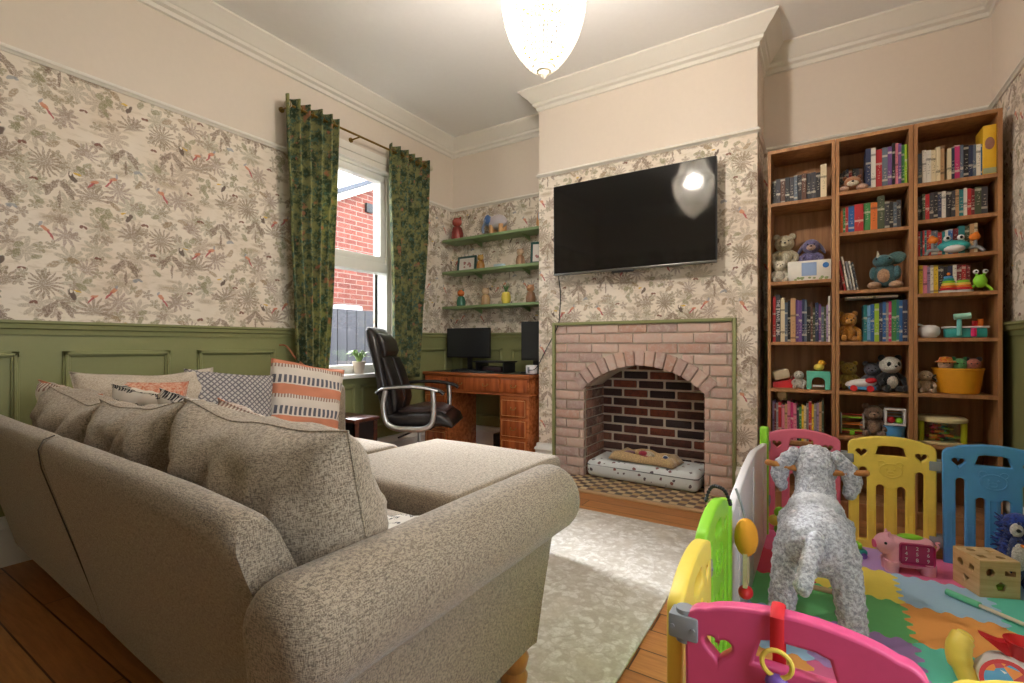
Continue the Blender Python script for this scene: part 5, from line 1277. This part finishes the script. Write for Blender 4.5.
def hinge(x, y, rz, zs=(.10, PH-.12), hw=.04):
    for z in zs:
        bm = nb(); box(bm, -hw, hw, -.02, .02, z-.022, z+.022, .004); cyl(bm, (0, 0, z-.03), (0, 0, z+.03), .016)
        for s in (-hw*.7, hw*.7): cyl(bm, (s, -.0225, z), (s, -.02, z), .004, n=8)
        o = obj('hinge', bm, M['grey'], PEN); o.location = (x, y, 0); o.rotation_euler = (0, 0, rz)
PZ = .014; PEN = thing('playpen', 'multicoloured plastic baby playpen fence around the foam mats', 'playpen', (0, 0, 0))
PY, PX = 3.04, -.262
pen_panel(M['rosep'], (-.09, PY, PZ-.013), 0, 'rose pink panel at the back left')
pen_panel(M['yelp'], (.287, PY-.005, PZ-.013), 0, 'yellow panel at the back')
pen_panel(M['bluep'], (.652, PY-.02, PZ-.013), math.radians(-1), 'blue panel at the back right')
for x in (.098, .472): hinge(x, PY-.005, 0)
# left side
pen_panel(M['yelp'], (PX+.02, 1.12, 0), PI/2+.03, 'yellow panel beside the pink front panel')
pen_panel(M['greenp'], (PX, 1.485, 0), PI/2, 'lime green panel on the left side')
# wide white gate with lime end posts
gw, n = 1.26, 24
def gtop(u): return .455+.095*math.sin(min(1, max(0, u*1.6))*PI/2)-.05*max(0, u-.6)/.4
ol_ = [(-gw/2, .0), (gw/2, .0)]+[(gw/2-gw*i/n, gtop(1-i/n)) for i in range(n+1)]
gt = curve_mesh('gate_panel', [ol_], .008, .006, M['whitep'], PEN); gt.location = (PX, 2.31, .0); gt.rotation_euler = (0, 0, PI/2); gt['label'] = 'white gate panel with arched top'
bm = nb()
for f in (-.016, .016):
    for i in (2, 6, 10): x = -gw/2+gw*i/12; tube(bm, [(x, f, .05), (x, f, gtop(i/12)-.04)], .0025, 6)
obj('gate_ribs', bm, M['whitep'], gt)
for y, h in ((1.675, .54), (2.955, .59)):
    bm = nb(); box(bm, -.022, .022, -.02, .02, 0, h, .012, 3); o = obj('gate_post', bm, M['greenp'], PEN); o.location = (PX, y, 0); o['label'] = 'lime green gate post'
hinge(PX+.005, 1.30, PI/2); hinge(PX+.005, 2.99, PI/2, (.18, .48))
# front side
pen_panel(M['pinkp'], (-.038, .935, .006), 0, 'deep pink panel nearest the camera')
pen_panel(M['yelp'], (.325, .93, 0), 0, 'yellow panel at the front right')
pen_panel(M['bluep'], (.655, .93, 0), 0, 'blue panel at the front right corner', w=.28)
hinge(-.214, .935, 0, (.10, PH-.062), .026); hinge(.143, .933, 0); hinge(.505, .93, 0)

# foam mats ----------------------------------------------------------------
def tooth(s): return .011*math.tanh(2.2*math.sin(2*PI*s/.06))
def tile(i, j, rgb, label):
    S = .30; x0, y0 = -.33+S*i, 1.24+S*j; x1, y1 = x0+S, y0+S; n = 40; P = []
    bx0 = i == 0; bx1 = i == 3; by0 = j == 0; by1 = j == 5
    x1c = min(x1, .828)
    for k in range(n): t_ = k/n; P.append((x0+(x1-x0)*t_, y0+(0 if by0 else tooth(S*t_)*(0 if k == 0 else 1))))
    for k in range(n): t_ = k/n; P.append((x1+(0 if bx1 else tooth(S*t_)*(0 if k == 0 else 1)), y0+S*t_))
    for k in range(n): t_ = 1-k/n; P.append((x0+(x1-x0)*t_, y1+(0 if by1 else tooth(S*t_)*(0 if k == 0 else 1))))
    for k in range(n): t_ = 1-k/n; P.append((x0+(0 if bx0 else tooth(S*t_)*(0 if k == 0 else 1)), y0+S*t_))
    P = [(min(a, .825)-x0, b-y0) for a, b in P]
    bm = nb(); prism(bm, P, 'z', 0, .0115)
    bmesh.ops.remove_doubles(bm, verts=bm.verts[:], dist=.00001)
    tag(obj('foam_tile', bm, plain('foam', rgb, .75, var=.03), None, smooth=False, loc=(x0, y0, .0008)), label, 'foam mat', 'puzzle foam mat tiles in the playpen')
Yl, Bl, Or, Gr, Pu, Te, Pk, Rd = (244, 226, 100), (168, 206, 236), (244, 170, 92), (116, 202, 128), (184, 150, 212), (104, 212, 190), (226, 112, 158), (222, 80, 110)
cn = {Yl: 'yellow', Bl: 'pale blue', Or: 'orange', Gr: 'green', Pu: 'purple', Te: 'teal', Pk: 'pink', Rd: 'red'}
grid = [[Te, Bl, Yl, Pk], [Or, Pk, Gr, Bl], [Bl, Pu, Te, Yl], [Gr, Gr, Or, Te], [Rd, Yl, Bl, Te], [Pk, Pu, Pk, Bl]]
cw = ['against the white gate side', 'left of centre', 'right of centre', 'against the right wall side']; rw = ['nearest row', 'second row from the front', 'third row from the front', 'fourth row from the front', 'fifth row, in front of the last', 'back row']
for j in range(6):
    for i in range(4): tile(i, j, grid[j][i], f'{cn[grid[j][i]]} foam tile, {cw[i]}, {rw[j]}')

# ------------------------------------------------------------------ rocking lamb
lm = thing('rocking_lamb', 'grey plush rocking lamb seen from behind inside the playpen', 'ride-on toy', (-.02, 2.12, .013), math.radians(1))
fur = plush_mat((216, 218, 224), 'curly grey fleece', 90, (148, 150, 158))
bm = nb()
ball(bm, (0, -.05, .335), (.118, .17, .098)); ball(bm, (0, -.16, .33), (.122, .085, .10)); ball(bm, (0, .10, .36), (.10, .11, .092))
for k in range(7): t_ = k/6; ball(bm, (0, .14+.05*t_, .39+.12*t_), (.075-.008*t_, .07, .07))
ball(bm, (0, .21, .525), (.083, .095, .085)); ball(bm, (0, .30, .49), (.05, .065, .05))
for s in (-1, 1):
    for y0, y1 in ((-.16, -.22), (.12, .17)):
        for k in range(12): t_ = k/11; ball(bm, (s*(.078+.028*t_), y0+(y1-y0)*t_, .32-.245*t_), (.052-.012*t_, .055-.014*t_, .05), seg=12)
remesh('body', bm, .008, fur, lm, .007, 60)
bm = nb()
for k in range(8): t_ = k/7; ball(bm, (-.005*k, -.23-.022*k+.0*t_, .375-.014*k), .028-.0*t_, seg=12)
remesh('tail', bm, .006, fur, lm, .006, 60)
for s in (-1, 1):
    bm = nb()
    for k in range(7): t_ = k/6; ball(bm, (s*(.075+.05*math.sin(t_*2.2)), .17-.0*t_, .575-.13*t_), (.024+.012*math.sin(t_*PI), .03, .03), seg=10)
    remesh('ear', bm, .006, plush_mat((206, 208, 214), 'curly grey fleece', 90, (140, 142, 150)), lm, .005, 60)
    bm = nb(); cyl(bm, (s*.05, .16, .515), (s*.165, .155, .53), .012); ball(bm, (s*.165, .155, .53), .0125); o = obj('grab_handle', bm, M['pine'], lm); o['label'] = 'wooden handle'
    bm = nb(); tube(bm, arc([(s*.105, -.36, .085), (s*.105, -.22, .045), (s*.105, -.02, .022), (s*.105, .18, .045), (s*.105, .32, .085)], 6), .014, 8, flat=1.3); obj('rocker', bm, M['birch'], lm)
for y in (-.2, .15): bm = nb(); cyl(bm, (-.10, y, .055), (.10, y, .055), .010); obj('crossbar', bm, M['birch'], lm)
bm = nb(); ball(bm, (.0, .06, .405), (.085, .05, .05)); 
for s in (-1, 1): bm2 = nb(); ball(bm2, (s*.035, .345, .525), .009, seg=10); obj('eye', bm2, M['black'], lm)
remesh('collar_patch', bm, .007, plush_mat((218, 220, 224), 'pale fleece', 90, (180, 182, 188)), lm, .004, 60)

# ------------------------------------------------------------------ toys on the mat
pg = thing('toy_pig', 'pink plastic pig learning toy with magenta number panel', 'toy', (.325, 2.80, .013), math.radians(14))
pp = plain('pale pink plastic', (234, 170, 190), .4)
bm = nb(); t = bmesh.new(); box(t, -.09, .10, -.038, .038, .018, .155, .034, 5); merge(bm, t); obj('body', bm, pp, pg)
for x in (-.065, .07):
    for y in (-.018, .018): bm = nb(); cyl(bm, (x, y, 0), (x, y, .05), .026, .03); obj('foot', bm, pp, pg)
bm = nb(); ball(bm, (-.078, 0, .115), (.05, .042, .048)); obj('head', bm, pp, pg)
bm = nb(); cyl(bm, (-.13, 0, .11), (-.11, 0, .11), .018); obj('snout', bm, M['pinkp'], pg)
for y in (-.02, .02): bm = nb(); cyl(bm, (-.07, y, .14), (-.075, y, .175), .014, .003); obj('ear', bm, pp, pg)
bm = nb(); ball(bm, (-.095, -.040, .128), .006, seg=8); obj('eye', bm, M['black'], pg)
bm = nb(); box(bm, -.045, .085, -.044, -.036, .045, .138, .014, 3); obj('number_panel', bm, plain('magenta plastic', (176, 40, 100), .35), pg)
bm = nb(); ball(bm, (.01, 0, .155), (.05, .025, .012)); obj('top_button', bm, M['greenp'], pg)
bm = nb(); tube(bm, arc([(.10, 0, .10), (.115, 0, .12), (.11, .01, .135), (.12, 0, .14)], 5), .004, 6); obj('tail', bm, pp, pg)
for i, (x, z) in enumerate([(x, z) for z in (.118, .094, .068) for x in (-.02, .02, .06)]): text('number', str(i+1), .022, M['whitep'], pg, (x, -.0446, z), (PI/2, 0, 0))
# wooden shape sorter
sb = thing('shape_sorter', 'pale wooden shape sorter cube with cut-out holes', 'toy', (.575, 2.765, .013), math.radians(24))
S_ = .072
def poly(n, r, cx=0, cz=0, a0=0): return [(cx+r*math.cos(a0+i*2*PI/n), cz+r*math.sin(a0+i*2*PI/n)) for i in range(n)]
sqf = [(-S_, 0), (S_, 0), (S_, 2*S_), (-S_, 2*S_)]
for rz, holes in ((0, [poly(6, .017, -.034, .10), [(.018, .088), (.056, .088), (.056, .11), (.018, .11)], poly(5, .02, .004, .045, .3)]), (PI/2, [poly(20, .016, -.03, .10), poly(3, .02, .03, .10, .5), poly(5, .02, 0, .045, .3)]),
                  (PI, [poly(4, .02, -.03, .1), poly(6, .018, .03, .05)]), (-PI/2, [poly(20, .016, -.03, .10), poly(4, .018, .03, .10, .5), poly(3, .02, 0, .045, .3)])):
    o = curve_mesh('side_board', [sqf]+holes, .004, .0008, M['birch'], sb); o.rotation_euler = (0, 0, rz); o.location = (math.sin(rz)*(S_-.004), -math.cos(rz)*(S_-.004), 0)
o = curve_mesh('lid', [[(-S_, -S_), (S_, -S_), (S_, S_), (-S_, S_)], [(-.05, -.045), (-.02, -.045), (-.02, -.015), (-.05, -.015)], poly(3, .022, .035, .03), poly(20, .016, -.03, .035), poly(6, .017, .03, -.035)], .004, .0008, M['birch'], sb)
o.rotation_euler = (-PI/2, 0, 0); o.location = (0, 0, 2*S_)
for i, (x, y, m_) in enumerate(((-.035, -.04, 'bluep'), (.03, -.04, 'greenp'), (.0, .03, 'redp'), (-.02, -.01, 'tealp'))):
    bm = nb(); box(bm, -.018, .018, -.018, .018, 0, .036, .002); o = obj('wooden_block', bm, M[m_], None); a = math.radians(24)
    o.location = (.575+x*math.cos(a)-y*math.sin(a), 2.765+x*math.sin(a)+y*math.cos(a), .014); tag(o, ['blue', 'green', 'red', 'teal'][i]+' block inside the wooden shape sorter', 'toy block', 'blocks in the shape sorter')
st = thing('toy_stick', 'green handled plastic rod lying across the blue mat tile', 'toy', (0, 0, 0))
A_, B_ = Vector((.43, 2.62, .026)), Vector((.73, 2.36, .026)); d = (B_-A_)
bm = nb(); cyl(bm, A_, A_+d*.28, .0125); obj('grip', bm, plain('aqua green plastic', (110, 206, 160), .4), st)
bm = nb(); cyl(bm, A_+d*.28, A_+d*.85, .007); obj('rod', bm, plain('pale rod', (220, 206, 186), .3), st)
bm = nb(); cyl(bm, A_+d*.85, B_, .0125); obj('end_grip', bm, plain('aqua green plastic', (110, 206, 160), .4), st)
bm = nb(); box(bm, -.05, .05, -.02, .02, 0, .035, .006); box(bm, -.05, .05, -.02, .02, .035, .04, .001)
o = obj('toy_brush', bm, [M['birch']], None, loc=(.745, 2.615, .013)); o.rotation_euler = (0, 0, 1.0); tag(o, 'pale wooden block with green side at the mat edge', 'toy')
bm = nb(); box(bm, -.052, .052, -.024, -.0205, 0.002, .033, .001); obj('green_side', bm, M['greenp'], o)
# blue shaggy toy
bs = thing('shaggy_toy', 'shaggy royal blue soft toy with white face at the right', 'soft toy', (.70, 2.885, .013), .3)
bluef = plush_mat((44, 76, 168), 'blue shag', 60, (22, 34, 96))
bm = nb(); ball(bm, (0, 0, .12), (.065, .06, .12)); ball(bm, (0, 0, .25), (.052, .05, .055))
random.seed(5)
obj('body', bm, bluef, bs)
bm = nb()
for i in range(260):
    a, z = random.uniform(0, 6.28), random.uniform(.02, .29); r = .062 if z < .2 else .05
    p = Vector((r*math.cos(a), r*math.sin(a), z)); q = p+Vector((math.cos(a)*.022, math.sin(a)*.022, random.uniform(-.02, .012)))
    tube(bm, [p*.95, q], [.006, .002], 5)
o = obj('shag_strands', bm, bluef, bs); o['kind'] = 'stuff'
bm = nb(); ball(bm, (-.03, -.045, .245), (.022, .018, .03)); obj('face', bm, plush_mat((226, 222, 218)), bs)
bm = nb(); ball(bm, (-.036, -.066, .25), .008, seg=8); obj('eye', bm, M['black'], bs)
pn = bpy.data.objects.new('penguin_pouch', None); C.objects.link(pn); pn.parent = bs; pn.location = (-.03, -.055, .03)
bm = nb(); ball(bm, (0, .01, .10), (.03, .03, .10)); obj('body', bm, plush_mat((50, 66, 120)), pn)
bm = nb(); ball(bm, (-.003, -.006, .11), (.024, .024, .06)); obj('belly', bm, plush_mat((228, 224, 220)), pn)
bm = nb(); cyl(bm, (-.003, -.026, .165), (-.006, -.045, .16), .007, .001, 8); obj('beak', bm, M['orangep'], pn)
for s in (-1, 1): bm = nb(); ball(bm, (s*.012, -.017, .18), .004, seg=8); obj('eye', bm, M['black'], pn)
# musical drum toy near bottom right
md = thing('musical_toy', 'white and red musical toy with picture disc and yellow horn', 'toy', (.475, 1.96, .013), math.radians(0))
bm = nb(); lathe(bm, [(.085, 0), (.098, .02), (.094, .06), (.07, .095), (.04, .105), (.001, .107)], n=32); obj('drum_body', bm, M['whitep'], md)
dc = Vector((-.035, -.065, .068)); dn_ = Vector((-.45, -.62, .65)).normalized()
bm = nb(); cyl(bm, dc-dn_*.03, dc+dn_*.012, .058, n=32); obj('disc_rim', bm, M['redp'], md)
t = NT('toy picture disc'); v = t.n('ShaderNodeTexVoronoi', Vector=t.obj(), Scale=38.0); r_ = t.n('ShaderNodeValToRGB'); r_.color_ramp.interpolation = 'CONSTANT'
for i, c in enumerate(((90, 170, 220), (240, 150, 70), (90, 170, 220), (236, 206, 90), (206, 70, 80))):
    if i > 1: r_.color_ramp.elements.new(i/5)
    r_.color_ramp.elements[i].position = i/5; r_.color_ramp.elements[i].color = srgb(*c)
t.L.new(t.n('ShaderNodeSeparateXYZ', Vector=v.outputs['Color']).outputs[0], r_.inputs[0]); t.base(r_.outputs[0]); t.rough(.3)
bm = nb(); cyl(bm, dc+dn_*.012, dc+dn_*.0145, .046, n=32); obj('picture_disc', bm, t.m, md)
bm = nb(); tube(bm, arc([(-.105, -.03, .02), (-.125, .0, .07), (-.12, .02, .11), (-.10, .04, .135)], 6), [.026]*5+[.032]*7+[.03]*4+[.022]*2+[.014], 14); obj('yellow_horn', bm, M['yelp'], md)
bm = nb(); lathe(bm, [(.026, 0), (.042, .05), (.044, .052), (.034, .05), (.001, .016)], (.02, .03, .102)); obj('red_cup', bm, M['redp'], md)
bm = nb(); prism(bm, [(-.075, .15), (-.01, .10), (.02, .10), (.0, .145), (-.03, .14)], 'y', .02, .05); obj('red_fin', bm, M['redp'], md)
# flower rattle in the back-left corner
fr_ = thing('flower_rattle', 'green, yellow and white flower-shaped toy in the back left corner', 'toy', (-.145, 2.60, .013), .2)
bm = nb(); cyl(bm, (0, 0, 0), (0, 0, .03), .045); obj('base', bm, M['tealp'], fr_)
bm = nb(); tube(bm, [(0, 0, .03), (0, -.005, .16)], .018); obj('stalk', bm, M['greenp'], fr_)
for i in range(6):
    a = i*PI/3; bm = nb(); ball(bm, (.045*math.cos(a), -.02, .20+.045*math.sin(a)), (.026, .014, .026)); obj('petal', bm, [M['greenp'], M['yelp']][i % 2], fr_)
bm = nb(); ball(bm, (0, -.03, .20), (.03, .014, .03)); obj('flower_centre', bm, M['whitep'], fr_)
bm = nb(); ball(bm, (0, -.04, .11), (.035, .015, .035)); obj('heart_button', bm, plain('maroon plastic', (130, 40, 60), .4), fr_)
cr_ = thing('toy_car', 'small teal and lime toy car behind the lamb by the yellow panel', 'toy', (.13, 2.86, .013), .4)
bm = nb(); box(bm, -.05, .05, -.03, .03, .012, .04, .01, 3); obj('chassis', bm, M['tealp'], cr_); bm = nb(); box(bm, -.025, .03, -.024, .024, .04, .07, .01, 3); obj('cabin', bm, M['greenp'], cr_)
for x in (-.03, .03):
    for y in (-.034, .03): bm = nb(); cyl(bm, (x, y, .014), (x, y+.006, .014), .014); obj('wheel', bm, M['purplep'], cr_)
# hanging toys
hd_ = thing('hanging_duck', 'mustard yellow fabric duck clipped to the lime playpen panel', 'toy', (PX+.06, 1.70, .40))
bm = nb(); ball(bm, (0, 0, .02), (.035, .05, .062), (.3, 0, 0)); obj('body', bm, plain('mustard felt', (226, 156, 40), .8), hd_)
bm = nb(); tube(bm, arc([(0, 0, .06), (-.01, 0, .11), (-.03, .0, .17)], 5), .004, 6); obj('clip_cord', bm, M['grey'], hd_)
bm = nb(); prism(bm, [(-.03, -.13), (.03, -.13), (.03, -.015), (-.03, -.015)], 'x', -.006, .006); obj('mesh_tail', bm, plain('spotted cloth', (206, 190, 150), .9, var=.5), hd_)
bm = nb(); ball(bm, (0, -.01, -.15), (.022, .03, .02)); obj('red_tag', bm, M['redp'], hd_)
bc2 = thing('bead_chain', 'black beaded ring looped over the lime panel top', 'toy', (PX, 1.56, .575))
bm = nb()
for i in range(18):
    a = i*PI/17; ball(bm, (-.034*math.cos(a)+.0, .01*math.sin(a*2), .014+.016*math.sin(a)-.03*(abs(math.cos(a))**4)), .0058, seg=8)
obj('beads', bm, M['black'], bc2)
rs_ = thing('strap_toy', 'red strap with yellow ring hanging over the pink front panel', 'toy', (-.062, .935, PH))
bm = nb()
t = bmesh.new(); tube(t, [(0, -.026, -.05), (0, -.026, -.02), (0, -.024, .004), (0, -.012, .012), (0, .012, .012), (0, .024, .004), (0, .026, -.02), (0, .026, -.10)], .0035, 8)
for v in t.verts: v.co.x *= 3
merge(bm, t); obj('strap', bm, plain('red webbing', (206, 26, 36), .7), rs_)
bm = nb(); tube(bm, [(.022*math.cos(a), -.03, -.068+.022*math.sin(a)) for a in [i*PI/10 for i in range(20)]], .004, 8, True); obj('ring', bm, M['yelp'], rs_)
bm = nb(); ball(bm, (0, -.03, -.10), (.018, .014, .015)); obj('rattle', bm, M['purplep'], rs_)
# toys lying on the blanket
q = thing('rag_doll', 'cream and red soft doll lying on the tan blanket', 'soft toy', (-1.10, 3.63, .175), -.1)
bm = nb(); ball(bm, (0, 0, .03), (.05, .032, .028)); obj('body', bm, plush_mat((222, 206, 176)), q); bm = nb(); ball(bm, (-.075, .0, .035), .026); obj('head', bm, plush_mat((222, 178, 120)), q)
bm = nb(); ball(bm, (-.03, -.02, .04), (.035, .025, .02)); obj('red_shirt', bm, plush_mat((180, 50, 70)), q); bm = nb(); ball(bm, (.0, -.045, .016), (.04, .018, .014)); obj('red_leg', bm, plush_mat((170, 40, 60)), q)
q = thing('chew_toy', 'mauve knitted chew toy at the left of the blanket', 'pet toy', (-1.25, 3.66, .175), .3)
bm = nb(); ball(bm, (0, 0, .02), (.05, .03, .02)); obj('body', bm, plush_mat((150, 112, 122)), q); bm = nb(); ball(bm, (.045, -.01, .022), .016); obj('knot', bm, plush_mat((130, 90, 104)), q)
q = thing('ball_toy', 'small navy rubber ball at the right of the blanket', 'pet toy', (-.965, 3.61, .18))
bm = nb(); ball(bm, (0, 0, .018), .02); obj('ball_shell', bm, plain('navy rubber', (40, 56, 96), .5), q); bm = nb(); tube(bm, [(.0205*math.cos(a), 0, .018+.0205*math.sin(a)) for a in [i*PI/8 for i in range(16)]], .003, 6, True); obj('white_band', bm, M['whitep'], q)

# ------------------------------------------------------------------ light
W = bpy.data.worlds.new('World'); sc.world = W; W.use_nodes = True; wn = W.node_tree
bg = wn.nodes['Background']; bg.inputs[0].default_value = (.86, .93, 1.0, 1); bg.inputs[1].default_value = WORLD = 5.0
def portal(loc, rot, sx, sy):
    l = bpy.data.lights.new('window_portal', 'AREA'); l.shape = 'RECTANGLE'; l.size = sx; l.size_y = sy
    l.cycles.is_portal = True
    o = bpy.data.objects.new('window_portal', l); C.objects.link(o); o.location = loc; o.rotation_euler = rot
portal((XL-.20, (WY0+WY1)/2, (WZ0+WZ1)/2), (0, -PI/2, 0), WZ1-WZ0, WY1-WY0)
sl = bpy.data.lights.new('daylight', 'SUN'); sl.energy = 26; sl.angle = math.radians(30); sl.color = (.95, .97, 1)
so = bpy.data.objects.new('daylight', sl); C.objects.link(so)
so.rotation_euler = Vector((.75, -.35, -.55)).to_track_quat('-Z', 'Y').to_euler()
portal((XR+.17, (VY0+VY1)/2, (VZ0+VZ1)/2), (0, PI/2, 0), VZ1-VZ0, VY1-VY0)
pl = bpy.data.lights.new('chandelier_glow', 'POINT'); pl.energy = 60; pl.shadow_soft_size = .05; pl.color = (1, .93, .85)
po = bpy.data.objects.new('chandelier_glow', pl); C.objects.link(po); po.location = (CH[0], CH[1], ZR-.02)

# ------------------------------------------------------------------ camera
cam = bpy.data.cameras.new('camera'); co = bpy.data.objects.new('camera', cam); C.objects.link(co); sc.camera = co
co.location = (0, 0, 1.03); co.rotation_euler = (PI/2, 0, math.radians(32.5)); cam.sensor_width = 36; cam.lens = 486/1024*36; cam.shift_y = 3.5/1024; cam.clip_start = .05
sc.view_settings.view_transform = 'Standard'; sc.view_settings.look = 'None'; sc.view_settings.gamma = 1; sc.view_settings.use_curve_mapping = False
sc.view_settings.exposure = 0.7
sc.cycles.use_denoising = True; sc.cycles.max_bounces = 8; sc.cycles.diffuse_bounces = 5; sc.cycles.transparent_max_bounces = 16; sc.cycles.sample_clamp_indirect = 8
